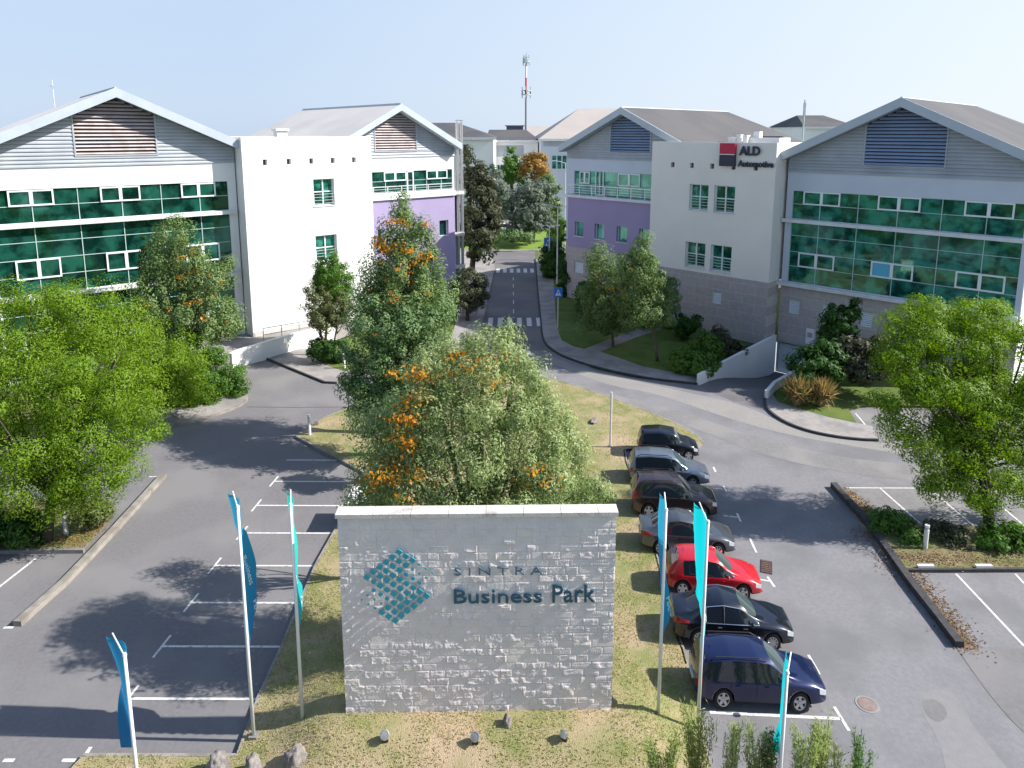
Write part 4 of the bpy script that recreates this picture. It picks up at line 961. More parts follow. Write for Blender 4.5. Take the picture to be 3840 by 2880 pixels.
p4 = gz(1421, 1556, .4); flagpole(p4, .35, at(1439, 1102, p4[1]).z, 'blue', [(0, 9, 1.0), (.2, 4, 1.0), (.45, 4, 1.0), (.6, 10, 1.0), (.78, 24, 1.1), (.92, 32, 1.2), (1, 16, .3)], 'blue banner flag on a white pole just right of the stone wall')
p5 = gz(1507, 1575, .17); flagpole(p5, .15, at(1529, 1128, p5[1]).z, 'cyan', [(0, 0, 1.1), (.2, -4, 1.1), (.5, -6, 1.15), (.68, -1, 1.1), (.85, 20, 1.0), (.93, 24, .7), (1, 8, .15)], 'bright cyan banner flag on a white pole beside the dark blue estate car')
p1 = (-11.0, 17.6); flagpole(p1, .16, 5.85, 'blue', [(0, -45, 1.1), (.3, -44, 1.0), (.6, -52, 1.1), (1, -44, .9)], 'leftmost blue banner flag on a white pole over the corner of the left parking bays')
p6 = (7.9, 17.7); flagpole(p6, .16, 5.2, 'cyan', [(0, 28, .8), (.3, 20, .6), (.6, 14, .7), (1, 12, .7)], 'rightmost cyan banner flag on a white pole in front of the dark blue estate car')

# ================================================================== SMALL STREET THINGS
def bollard(u, v, h, z, label, r=.1, sc_=1.0):
    p = g(u, v, z); root = empty('bollard_light', (p[0], p[1], z), 0, label, 'bollard light', 'white bollard lights')
    MB().lathe([(r, 0), (r, h * .8), (0, h * .8)], k=14).build('post', M['bollard'], root, smooth=False)
    MB().lathe([(r * .82, h * .8), (r * .82, h * .9)], k=14).build('lamp', M['mullion'], root)
    MB().lathe([(r, h * .9), (r * 1.02, h), (0, h * 1.01)], k=14).build('cap', M['bollard'], root)
bollard(143, 1153, 1.25, .14, 'white bollard light in the left planting bed under the bright green tree', .12)
bollard(669, 939, 1.45, .16, 'white bollard light at the nose of the grassy island by the parking bays', .1)
bollard(744, 795, 1.3, .17, 'white bollard light on the small lawn between the tree clump and white wall', .1)
bollard(1998, 1184, 1.25, .14, 'white bollard light in the right planting bed above the wheel stop', .11)
def spotlight(u, v, z, ang, label):
    p = g(u, v, z); root = empty('spotlight', (p[0], p[1], z - .05), math.radians(ang), label, 'spotlight', 'round spotlights in the grass before the stone wall')
    MB().box(-.1, .1, -.03, .03, 0, .2).build('bracket', M['trim_black'], root)
    o = MB().lathe([(.0, -.16), (.09, -.15), (.15, 0.0), (.155, .05), (.12, .06)], k=18).build('housing', M['steel'], root); o.location = (0, 0, .27); o.rotation_euler = (math.radians(52), 0, 0)
    o2 = MB().lathe([(0, .055), (.125, .05)], k=18).build('lens', M['kerb_grey'], root); o2.location = (0, 0, .27); o2.rotation_euler = (math.radians(52), 0, 0)
for i_, (px, py, lb) in enumerate(((393, 1495, 'left round spotlight in the grass before the stone wall, below the logo'), (938, 1505, 'middle round spotlight in the grass in front of the stone wall'), (1475, 1485, 'right spotlight turned away on a patch of bare soil before the wall'))):
    spotlight((1200 + px / 1.611) / K, (1850 + py / 1.611) / K, mound(0, 19.9 if i_ < 3 else 20), (10, -8, 150)[i_], lb)
def rock(name_label, u, v, z, sx, sy, sz, seed):
    p = g(u, v, z); r_ = random.Random(seed); bm = bmesh.new(); bmesh.ops.create_icosphere(bm, subdivisions=4, radius=1)
    from mathutils import noise
    for vv in bm.verts:
        c = vv.co.copy(); k = 1 + .35 * noise.noise(c * 1.3 + Vector((seed, 0, 0))) + .16 * noise.noise(c * 3.5 + Vector((seed, 5, 0))) + .06 * noise.noise(c * 9)
        c = c * k; vv.co = Vector((c.x * sx, c.y * sy, c.z * sz))
    me = bpy.data.meshes.new('rock'); bm.to_mesh(me); bm.free(); me.materials.append(M['rock']); me.shade_smooth()
    o = bpy.data.objects.new('rock', me); COL.objects.link(o); o.location = (p[0], p[1], z + sz * .35); o.rotation_euler = (0, 0, r_.random() * 3)
    tag(o, name_label, 'rock', 'rocks in the front grass'); return o
rock('largest pale rock in the front grass, left of the leftmost spotlight', 641, 1652, .35, .36, .3, .5, 3)
rock('rounded rock at the bottom edge below the corner of the left bays', 470, 1664, .3, .33, .3, .45, 8)
rock('rounded rock at the bottom edge just left of the largest pale rock', 546, 1668, .3, .3, .28, .42, 12)
rock('pale broken rock against the foot of the stone wall, right of centre', 1095, 1572, .8, .2, .15, .38, 17)
rock('small pale stone in the grass right of the stone wall', 1338, 1562, .6, .16, .12, .2, 21)
rock('flat pale stone lying on the dry grass behind the parked cars', 1283, 911, .17, .5, .25, .16, 25)

def lamp_post(u, v, vtop, label, r0=.13, arm=None, extra=None):
    p = g(u, v, .16); top = at(u, vtop, p[1]).z; root = empty('street_lamp', (p[0], p[1], .15), 0, label, 'street lamp')
    MB().tube([(0, 0, 0), (0, 0, top - .15)], [r0, r0 * .55], 8).build('pole', M['rail'], root)
    if arm:
        for dx, dz in arm:
            MB().tube([(0, 0, top - .2), (dx * .5, 0, top - .15 + dz * .6), (dx, 0, top - .15 + dz)], .05, 6).build('arm', M['rail'], root)
            MB().box(dx - .45 if dx < 0 else dx, dx if dx < 0 else dx + .45, -.16, .16, top - .24 + dz, top - .1 + dz).build('lamp_head', M['frame'], root)
    return root
lamp_post(1203, 616, 447, 'tall pale street lamp with a curved arm nearest on the right pavement', .12, [(-1.6, .35), (.9, .1)])
lamp_post(1186, 600, 488, 'darker street lamp with two short arms beside the clipped hedge', .11, [(-.9, .1), (1.0, .1)])
lamp_post(1219, 560, 352, 'farthest tall street lamp in front of the shaded grey wall', .12, [(-1.7, .35), (1.3, 0)])
pr_ = g(1318, 965, .17)
pl = empty('marker_post', (pr_[0], pr_[1], .16), 0, 'thin grey post on the dry grass behind the parked cars', 'post'); MB().tube([(0, 0, 0), (0, 0, at(1315, 852, pr_[1]).z)], .07, 8).build('post_shaft', M['rail'], pl); MB().box(-.1, .1, -.1, .1, -.05, .1).build('post_foot', M['kerb_grey'], pl)
def crossing_sign(x, y, z0, zc, s, label, rnd=False, lm_=None):
    root = empty('crossing_sign', (x, y, z0), 0, label, 'road sign', 'blue road signs')
    MB().tube([(0, .05, 0), (0, .05, zc + s * .6)], .05, 8).build('post', M['rail'], root)
    if rnd: MB().lathe([(0, -.02), (s * .6, -.02), (s * .6, .02), (0, .02)], (0, 0, zc), axis='y', k=20).build('sign_plate', M['sign_blue'], root)
    else: MB().box(-s / 2, s / 2, -.02, .02, zc - s * .62, zc + s * .62).build('sign_plate', M['sign_blue'], root)
    b = MB()
    if rnd: b.prism([(-.09, -.03, zc + .35), (.09, -.03, zc + .35), (.09, -.03, zc - .1), (-.09, -.03, zc - .1)], (0, -.01, 0)); b.prism([(-.28, -.03, zc - .05), (.28, -.03, zc - .05), (0, -.03, zc - .4)], (0, -.01, 0))
    else:
        b.prism([(0, -.025, zc + s * .42), (s * .34, -.025, zc - s * .36), (-s * .34, -.025, zc - s * .36)], (0, -.006, 0))
    sy_ = b.build('sign_symbol', M['sign_white'], root)
    if not rnd:
        b = MB(); q_ = s * .1
        b.lathe([(0, -.036), (q_ * .5, -.036)], (0, 0, zc + s * .16), axis='y', k=8)
        b.poly([(-q_ * .4, -.036, zc + s * .1), (q_ * .4, -.036, zc + s * .1), (q_ * .35, -.036, zc - s * .1), (-q_ * .35, -.036, zc - s * .1)])
        b.poly([(-q_ * .35, -.036, zc - s * .1), (0, -.036, zc - s * .1), (-q_ * .9, -.036, zc - s * .32), (-q_ * 1.25, -.036, zc - s * .32)]); b.poly([(0, -.036, zc - s * .1), (q_ * .35, -.036, zc - s * .1), (q_ * 1.3, -.036, zc - s * .32), (q_ * .9, -.036, zc - s * .32)])
        b.poly([(-q_ * .4, -.036, zc + s * .1), (-q_ * 1.3, -.036, zc - s * .06), (-q_ * 1.1, -.036, zc - s * .09), (-q_ * .2, -.036, zc + s * .03)]); b.poly([(q_ * .4, -.036, zc + s * .1), (q_ * 1.3, -.036, zc - s * .06), (q_ * 1.1, -.036, zc - s * .09), (q_ * .2, -.036, zc + s * .03)])
        b.build('pedestrian_symbol', M['trim_black'], sy_)
    return root
p = g(1205, 708, .16); zc = at(1206, 632, p[1]).z; crossing_sign(p[0], p[1], .15, zc - .15, .88, 'nearest blue square crossing sign beside the lower zebra crossing')
p = g(1186, 597, .16); zc = at(1184, 524, p[1] - .3).z; crossing_sign(p[0] - .2, p[1] - .4, .15, zc - .15, 1.15, 'blue square crossing sign in front of the clipped hedge')
p = g(1118, 520, .16); zc = at(1117, 496, p[1]).z; crossing_sign(p[0], p[1], .15, zc - .15, .95, 'round blue arrow sign on the far side of the junction', True)
# white notice on the stone wall by the garage door
q_ = S_pt = onplane(1748, 748, PR1, dR)
nb_ = empty('notice_board', (*loc_to_world(PR1, AR, 3.45, -.09), 1.15), math.radians(AR), 'small white notice panel on the stone wall above the garage door', 'notice'); MB().box(-.38, .38, 0, .05, -.75, .75).build('panel', M['sign_white'], nb_); MB().box(-.24, .24, -.012, -.001, -.1, .38).build('notice_symbol', flat('notice_pink', (.5, .3, .35), .6), nb_)

# ================================================================== CARS
def interp(tb, x):
    for a, c in zip(tb, tb[1:]):
        if a[0] <= x <= c[0]: return a[1] + (c[1] - a[1]) * (x - a[0]) / max(1e-6, c[0] - a[0])
    return tb[0][1] if x < tb[0][0] else tb[-1][1]
def make_car(label, cat, L, W, Hh, style, paint, pos, hd, rim='five', group='cars parked in the bays right of the island', chrome=False, tone=None):
    """x: rear to front from 0 to L, then centred. z scaled to the survey's height unit"""
    root = empty('parked_car', (pos[0], pos[1], .015), math.radians(hd), label, cat, group); root.scale = (1, 1, 1.30)
    wb = L * style['wb']; xr_ = style['rear_over'] * L; xf_ = xr_ + wb; wr = style.get('wr', .325)
    zb = style['belt'] * Hh; zh = style['hood'] * Hh; zd = style.get('deck', None); hw = W / 2
    xc = style['cowl'] * L; xrf = style['roof_f'] * L; xrr = style['roof_r'] * L; xrw = style['rear_w'] * L
    zrw = style['rear_wz'] * Hh
    brk = [x * L for x in style['pillars']]     # pairs start/end of side glass
    roofz = lambda x: Hh * (1 - .05 * abs((x - (xrf + xrr) / 2) / ((xrf - xrr) / 2)) ** 2.2)
    st_ = []                                     # (x, kind, j-list)
    def low(x):                                  # lower half widths and heights
        t = x / L; rear = max(0, 1 - x / (.10 * L)); fr = max(0, 1 - (L - x) / (.16 * L))
        wmul = 1 - .10 * rear ** 2 - .20 * fr ** 1.8
        return hw * wmul, .20 + .06 * rear + .05 * fr
    def hoodsec(x, z, zside):
        w_, zs_ = low(x); return [(w_ * .93, zs_), (w_, zs_ + .14), (w_ * 1.0, zs_ + (zside - zs_) * .55), (w_ * .975, zside - .05), (w_ * .91, zside), (w_ * .78, z - .02), (w_ * .66, z), (0, z + .03)]
    def cabsec(x, zt):
        w_, zs_ = low(x); wt = hw * style.get('tumble', .74)
        return [(w_ * .95, zs_), (w_, zs_ + .14), (w_ * 1.0, zs_ + (zb - zs_) * .55), (w_ * .98, zb - .07), (w_ * .95, zb - .02), (wt, zt - .075), (wt * .90, zt - .02), (0, zt + .012)]
    S = []
    rz = style['tail'] * Hh
    w0, z0_ = low(0); w0 *= .86
    S.append((0.05, [(w0 * .9, z0_ + .12), (w0, z0_ + .2), (w0, z0_ + (rz - z0_) * .5), (w0 * .97, rz - .26), (w0 * .92, rz - .09), (w0 * .75, rz - .07), (w0 * .6, rz - .06), (0, rz - .05)]))
    w1, z1_ = low(.05); w1 *= .97
    S.append((.13, [(w1 * .93, z1_), (w1, z1_ + .15), (w1, z1_ + (rz - z1_) * .55), (w1 * .99, rz - .22), (w1 * .95, rz - .03), (w1 * .80, zrw if xrw < .2 else rz), (w1 * .70, zrw if xrw < .2 else rz + .01), (0, zrw + .02 if xrw < .2 else rz + .03)]))
    if xrw >= .2: S.append((xrw, hoodsec(xrw, zrw, zb - .01)))
    else: S.append((.13 + (xrr - .13) * .45, None))
    cab = sorted(set([xrr] + [x for x in brk if xrr < x < xrf] + [xrf]))
    first_cab = len(S)
    for x in cab: S.append((x, cabsec(x, roofz(x))))
    if S[2][1] is None:
        a, c = S[1][1], S[3][1]; w_ = low(S[2][0]); k = .45
        S[2] = (S[2][0], [(a[j][0] * (1 - k) + c[j][0] * k, a[j][1] * (1 - k) + c[j][1] * k + (.07 if j > 4 else 0)) for j in range(8)])
        S[2][1][4] = (S[2][1][4][0], zb - .0); 
    last_cab = len(S) - 1
    S.append((xc, hoodsec(xc, zh, zb - .02)))
    xm = (xc + L) / 2 + .05; S.append((xm, hoodsec(xm, zh - .05, zb - .085)))
    xh = L - .34; zn = zh - .17; S.append((xh, hoodsec(xh, zn + .015, zn - .03))); S[-1][1][3] = (S[-1][1][3][0], zn - .17)
    wn, zn_ = low(L - .10); S.append((L - .09, [(wn * .9, .24), (wn, .36), (wn, .52), (wn * .99, zn - .23), (wn * .93, zn - .085), (wn * .75, zn - .07), (wn * .6, zn - .06), (0, zn - .04)]))
    wn *= .86; S.append((L - .005, [(wn * .85, .30), (wn * .93, .38), (wn * .95, .5), (wn * .9, zn - .2), (wn * .8, zn - .17), (wn * .66, zn - .16), (wn * .5, zn - .155), (0, zn - .15)]))
    V = []; Fc = []; MI = []
    for x, sec in S:
        for y, z in sec: V.append((x - L / 2, y, z))
        for y, z in reversed(sec[:-1]): V.append((x - L / 2, -y, z))
    nr = 15
    glassx = list(zip(brk[0::2], brk[1::2]))
    nS = len(S)
    for i in range(nS - 1):
        xa, xb_ = S[i][0], S[i + 1][0]
        for j in range(14):
            a = i * nr + j; jj = j if j < 7 else 13 - j; mi = 0; side = 0 if j < 7 else 1
            if jj == 4:
                for q, (ga, gb) in enumerate(glassx):
                    if xa >= ga - .01 and xb_ <= gb + .12 and i >= style.get('gmin', 2): mi = 10 + q * 2 + side
            if jj == 6:
                if i == last_cab: mi = 1
                if (i == first_cab - 1) or (i == 1 and xrw < .2 and i + 1 < first_cab): mi = 2
            if jj == 3 and i == nS - 3: mi = 4 + side
            if jj == 4 and i == nS - 3 and style.get('tall_lamp', False): mi = 4 + side
            if jj == 3 and i == 0: mi = 6 + side
            if i == 1 and jj == 3: mi = 6 + side
            if style.get('tall_tail') and i <= 1 and jj == 4: mi = 6 + side
            if jj == 0: mi = 3
            Fc.append((a, a + 1, a + nr + 1, a + nr)); MI.append(mi)
        a = i * nr; Fc.append((a + 14, a, a + nr, a + nr + 14)); MI.append(3)
    Fc.append(tuple(range(nr - 1, -1, -1))); MI.append(0); Fc.append(tuple((nS - 1) * nr + q for q in range(nr))); MI.append(0)
    me = bpy.data.meshes.new('cage'); me.from_pydata(V, [], Fc)
    for q in range(24): me.materials.append(M['dark'])
    me.polygons.foreach_set('material_index', MI)
    # crisp glass outline
    me.update()
    cr = me.attributes.new('crease_edge', 'FLOAT', 'EDGE')
    mi_by_edge = {}
    for p_ in me.polygons:
        for ek in p_.edge_keys: mi_by_edge.setdefault(ek, set()).add(p_.material_index)
    for e_ in me.edges:
        s_ = mi_by_edge.get(tuple(sorted(e_.vertices)), set())
        if len(s_) > 1: cr.data[e_.index].value = 1.0 if max(s_) >= 10 or (s_ & {1, 2}) else .5
    cv = me.attributes.new('crease_vert', 'FLOAT', 'POINT')
    for p_ in me.polygons:
        if p_.material_index >= 10 or p_.material_index in (4, 5, 6, 7):
            for vi in p_.vertices: cv.data[vi].value = max(cv.data[vi].value, .8 if p_.material_index >= 10 else .5)
    bm = bmesh.new(); bm.from_mesh(me); bmesh.ops.recalc_face_normals(bm, faces=bm.faces); bm.to_mesh(me); bm.free()
    tmp = bpy.data.objects.new('cage', me); COL.objects.link(tmp)
    md = tmp.modifiers.new('s', 'SUBSURF'); md.levels = 3; md.render_levels = 3
    cm = bmesh.new()
    for xx in (xr_ - L / 2, xf_ - L / 2):
        for sy in (-1, 1):
            mat_ = Matrix.Translation((xx, sy * (hw - .05), wr)) @ Matrix.Rotation(math.pi / 2, 4, 'X')
            bmesh.ops.create_cone(cm, cap_ends=True, segments=36, radius1=wr + .065, radius2=wr + .065, depth=.52, matrix=mat_)
    cme = bpy.data.meshes.new('cut'); cm.to_mesh(cme); cm.free(); cut = bpy.data.objects.new('cut', cme); COL.objects.link(cut)
    bd = tmp.modifiers.new('b', 'BOOLEAN'); bd.object = cut; bd.operation = 'DIFFERENCE'; bd.solver = 'EXACT'
    dgp = bpy.context.evaluated_depsgraph_get(); res = bpy.data.meshes.new_from_object(tmp.evaluated_get(dgp))
    bpy.data.objects.remove(tmp); bpy.data.objects.remove(cut)
    mats = {0: ('body', paint), 1: ('windshield', M['windshield']), 2: ('rear_window', M['car_glass']), 3: ('underbody', M['trim_black']), 4: ('headlight', M['lamp_clear']), 5: ('headlight', M['lamp_clear']), 6: ('taillight', M['lamp_red']), 7: ('taillight', M['lamp_red'])}
    src = bmesh.new(); src.from_mesh(res); groups = {}
    for f_ in src.faces: groups.setdefault(f_.material_index, []).append(f_)
    for mi, fl_ in groups.items():
        nm, mt = mats.get(mi, ('side_window', M['car_glass']))
        vm = {}; vv = []; ff = []
        for f_ in fl_:
            ids = []
            for v_ in f_.verts:
                if v_.index not in vm: vm[v_.index] = len(vv); vv.append(tuple(v_.co))
                ids.append(vm[v_.index])
            ff.append(ids)
        m2 = bpy.data.meshes.new(nm); m2.from_pydata(vv, [], ff); m2.materials.append(mt); m2.shade_smooth()
        o_ = bpy.data.objects.new(nm, m2); COL.objects.link(o_); o_.parent = root
        if chrome and mi >= 10:
            ec = {}
            for ids in ff:
                for a_, c_ in zip(ids, ids[1:] + ids[:1]): ec[tuple(sorted((a_, c_)))] = ec.get(tuple(sorted((a_, c_))), 0) + 1
            tb = MB()
            xs_ = [v_[0] for v_ in vv]; x0_, x1_ = min(xs_), max(xs_)
            for (a_, c_), n_ in ec.items():
                if n_ == 1: tb.tube([Vector(vv[a_]) * 1.002, Vector(vv[c_]) * 1.002], .014, 4)
            tb.build('window_trim', M['chrome'], o_)
    src.free()
    # wheels
    for xx in (xr_ - L / 2, xf_ - L / 2):
        for sy in (-1, 1):
            wo = bpy.data.objects.new('wheel', None); COL.objects.link(wo); wo.parent = root; wo.location = (xx, sy * (hw - .13), wr)
            MB().lathe([(wr * .66, -.095), (wr * .9, -.11), (wr, -.07), (wr, .07), (wr * .9, .11), (wr * .66, .095)], axis='y', k=32).build('tyre', M['tyre'], wo, smooth=True)
            r = MB(); yy = sy * .085
            r.lathe([(wr * .70, yy - sy * .18), (wr * .70, yy + sy * .01), (wr * .60, yy + sy * .01), (wr * .58, yy - sy * .03)], axis='y', k=32)
            ns = 5 if rim == 'five' else (8 if rim == 'eight' else 10)
            for k in range(ns):
                t = 2 * math.pi * (k + .25) / ns; wd_ = .055 if ns == 5 else .028
                c_, s_ = math.cos(t), math.sin(t); px, pz = -s_, c_
                ring = [(c_ * .03 + px * wd_, yy, s_ * .03 + pz * wd_), (c_ * wr * .6 + px * wd_ * .8, yy, s_ * wr * .6 + pz * wd_ * .8), (c_ * wr * .6 - px * wd_ * .8, yy, s_ * wr * .6 - pz * wd_ * .8), (c_ * .03 - px * wd_, yy, s_ * .03 - pz * wd_)]
                r.prism(ring, (0, -sy * .03, 0))
            r.lathe([(0, yy + sy * .012), (.05, yy + sy * .01), (.06, yy - sy * .02)], axis='y', k=12)
            r.build('rim', M['rim'], wo); MB().lathe([(0, yy - sy * .06), (wr * .68, yy - sy * .06)], axis='y', k=24).build('brake_disc', M['trim_black'], wo)
    # mirrors, handles, grille, plates, wipers
    for sy in (-1, 1):
        mr = MB(); cx = xc - L / 2 - .30
        mr.lathe([(0, -.10), (.05, -.09), (.075, 0), (.05, .09), (0, .10)], (cx, sy * (hw + .09), zb + .07), axis='y', k=12); mo = mr.build('mirror', paint, root, smooth=True)
        for dx in (-.15, .85) if not style.get('two_door') else (.45,):
            xx = (brk[0] + brk[-1]) / 2 - L / 2 + dx - .3
            MB().box(xx, xx + .17, sy * (hw + .012) - .012, sy * (hw + .012) + .012, zb - .13, zb - .105).build('door_handle', M['chrome'] if chrome else paint, root)
    gx = L / 2
    MB().box(gx - .06, gx + .004, -.36, .36, zn - .30, zn - .20).build('grille', M['trim_black'], root); MB().box(gx - .03, gx + .02, -.26, .26, .38, .48).build('number_plate', M['plate'], root)
    MB().box(-gx + .0, -gx + .06, -.26, .26, rz - .36, rz - .26).build('number_plate', M['plate'], root)
    MB().box(gx - .08, gx - .0, -.55, .55, .27, .34).build('air_intake', M['trim_black'], root)
    if style.get('rails'):
        for sy in (-1, 1):
            yt = hw * style.get('tumble', .74) * .93
            MB().tube([(xrr - L / 2 + .1, sy * yt, roofz(xrr) - .03), (xrr - L / 2 + .3, sy * yt, roofz(xrr + .3) + .035), (xrf - L / 2 - .4, sy * yt, roofz(xrf - .4) + .035), (xrf - L / 2 - .15, sy * yt, roofz(xrf) - .02)], .018, 6).build('roof_rail', M[style['rails']], root)
    MB().tube([(xrr - L / 2 + .25, 0, roofz(xrr + .25)), (xrr - L / 2 + .17, 0, roofz(xrr) + .13)], .012, 5).build('aerial', M['trim_black'], root)
    # shut lines: narrow dark strips hugging the flank
    for x in [ (a + c) / 2 for a, c in zip(brk[1:-1:2], brk[2:-1:2])][-2:] + [xc - .12]:
        for sy in (-1, 1): MB().box(x - L / 2 - .006, x - L / 2 + .006, sy * (hw - .02), sy * (hw + .003), .32, zb - .06).build('door_seam', M['trim_black'], root)
    return root
def paintm(name, c, metal=.35, rough=.28): return flat(name, c, rough, metal, .5, 1.0)
ESTATE = dict(wb=.567, rear_over=.215, belt=.60, hood=.62, cowl=.715, roof_f=.56, roof_r=.085, rear_w=.03, rear_wz=.66, tail=.60, pillars=[.085, .262, .272, .452, .462, .705], rails='trim_black', tumble=.76)
SALOON = dict(wb=.59, rear_over=.22, belt=.615, hood=.635, cowl=.70, roof_f=.55, roof_r=.27, rear_w=.135, rear_wz=.71, tail=.70, pillars=[.215, .405, .416, .695], tumble=.72)
HATCH = dict(wb=.615, rear_over=.175, belt=.60, hood=.62, cowl=.70, roof_f=.53, roof_r=.14, rear_w=.03, rear_wz=.66, tail=.62, pillars=[.18, .37, .383, .69], tumble=.74)
SUV = dict(wb=.60, rear_over=.205, belt=.62, hood=.64, cowl=.71, roof_f=.56, roof_r=.10, rear_w=.03, rear_wz=.68, tail=.64, pillars=[.125, .27, .281, .46, .471, .70], tumble=.76, wr=.36, tall_tail=True, rails='trim_black')
MINI = dict(wb=.665, rear_over=.165, belt=.635, hood=.64, cowl=.70, roof_f=.60, roof_r=.10, rear_w=.03, rear_wz=.70, tail=.64, pillars=[.10, .365, .378, .695], tumble=.80, wr=.31, two_door=True)
c_blue = make_car('dark blue estate car parked nearest, at the front of the row', 'car', 4.72, 1.84, 1.50, ESTATE, paintm('paint_blue', (.005, .011, .062)), (8.98, 22.75), -3.5)
c_blk = make_car('black saloon parked between the dark blue estate and the red hatchback', 'car', 4.85, 1.84, 1.45, SALOON, paintm('paint_black', (.008, .010, .020)), (8.95, 25.75), -5, 'ten', chrome=True)
c_red = make_car('bright red hatchback parked in the middle of the row', 'car', 4.25, 1.76, 1.43, HATCH, paintm('paint_red', (.50, .012, .022), .1), (9.05, 28.75), -6)
c_slv = make_car('grey metallic saloon parked between the red hatchback and the brown sport utility car', 'car', 4.63, 1.78, 1.43, SALOON, paintm('paint_grey', (.11, .115, .13), .6), (8.65, 31.9), -6, 'eight')
c_brn = make_car('dark brown sport utility car with tall red tail lamps', 'car', 4.62, 1.88, 1.66, SUV, paintm('paint_brown', (.060, .038, .036), .5), (8.75, 35.2), -5)
c_wag = make_car('silver estate car with a bluish sheen parked second from the back of the row', 'car', 4.7, 1.82, 1.47, ESTATE, paintm('paint_silver', (.20, .235, .28), .6), (9.25, 38.6), -7)
c_min = make_car('small black hatchback with upright glass at the far end of the row', 'car', 3.85, 1.70, 1.42, MINI, paintm('paint_dark', (.010, .012, .022)), (9.95, 42.0), -8)
c_far = make_car('white car parked far away beyond the junction behind the trees', 'car', 4.2, 1.76, 1.45, HATCH, paintm('paint_white', (.7, .7, .7), 0), (-1.2, 143.5), 10, group='cars far beyond the junction')
# ================================================================== PERSON
def person():
    p = g(1153.5, 526, .17); root_z = .17
    J = {'pel': (0, 0, .95), 'chest': (0, .0, 1.32), 'neck': (0, 0, 1.5), 'head': (.02, -.01, 1.62), 'top': (.02, 0, 1.76),
         'hl': (-.1, 0, .92), 'kl': (-.16, -.14, .52), 'al': (-.12, .10, .09), 'tl': (-.14, -.06, .04), 'hr': (.1, 0, .92), 'kr': (.10, -.04, .5), 'ar': (.14, .02, .09), 'tr': (.16, -.14, .04),
         'sl': (-.19, 0, 1.43), 'el': (-.27, .08, 1.16), 'wl': (-.25, -.10, .95), 'fl': (-.24, -.15, .87), 'sr': (.19, 0, 1.43), 'er': (.27, .05, 1.16), 'wr': (.27, -.1, .93), 'fr': (.26, -.14, .86)}
    E_ = [('pel', 'chest'), ('chest', 'neck'), ('neck', 'head'), ('head', 'top'), ('pel', 'hl'), ('hl', 'kl'), ('kl', 'al'), ('al', 'tl'), ('pel', 'hr'), ('hr', 'kr'), ('kr', 'ar'), ('ar', 'tr'), ('chest', 'sl'), ('sl', 'el'), ('el', 'wl'), ('wl', 'fl'), ('chest', 'sr'), ('sr', 'er'), ('er', 'wr'), ('wr', 'fr')]
    rad = {'pel': .15, 'chest': .16, 'neck': .06, 'head': .1, 'top': .07, 'hl': .1, 'hr': .1, 'kl': .065, 'kr': .065, 'al': .045, 'ar': .045, 'tl': .04, 'tr': .04, 'sl': .065, 'sr': .065, 'el': .048, 'er': .048, 'wl': .034, 'wr': .034, 'fl': .03, 'fr': .03}
    ks = list(J); me = bpy.data.meshes.new('person'); me.from_pydata([J[k] for k in ks], [(ks.index(a), ks.index(c)) for a, c in E_], [])
    o = bpy.data.objects.new('person', me); COL.objects.link(o); o.modifiers.new('k', 'SKIN')
    for i, k in enumerate(ks): me.skin_vertices[0].data[i].radius = (rad[k], rad[k] * .85); me.skin_vertices[0].data[i].use_root = (k == 'pel')
    sb = o.modifiers.new('s', 'SUBSURF'); sb.levels = 2; sb.render_levels = 2
    dgp = bpy.context.evaluated_depsgraph_get(); r_ = bpy.data.meshes.new_from_object(o.evaluated_get(dgp)); bpy.data.objects.remove(o)
    for m_ in (flat('shirt', (.16, .15, .16), .8), flat('trousers', (.035, .035, .05), .8), M['skin'], M['trim_black']): r_.materials.append(m_)
    for pl_ in r_.polygons:
        z = pl_.center.z; x = abs(pl_.center.x); pl_.material_index = 3 if z < .1 else (2 if z > 1.5 or (x > .2 and z < 1.05) else (1 if z < .97 else 0))
    r_.shade_smooth(); r_.name = 'person'
    po = bpy.data.objects.new('person', r_); COL.objects.link(po); po.location = (p[0], p[1], root_z); po.scale = (1.12, 1.12, 1.25); po.rotation_euler = (0, 0, math.radians(-35))
    tag(po, 'person in a grey top and dark trousers walking on the far pavement', 'person')
    hr = MB().lathe([(0, .12), (.07, .11), (.105, .04), (.1, -.04)], (.02, .015, 1.69), k=12).build('hair', M['trim_black'], po, smooth=True)
person()

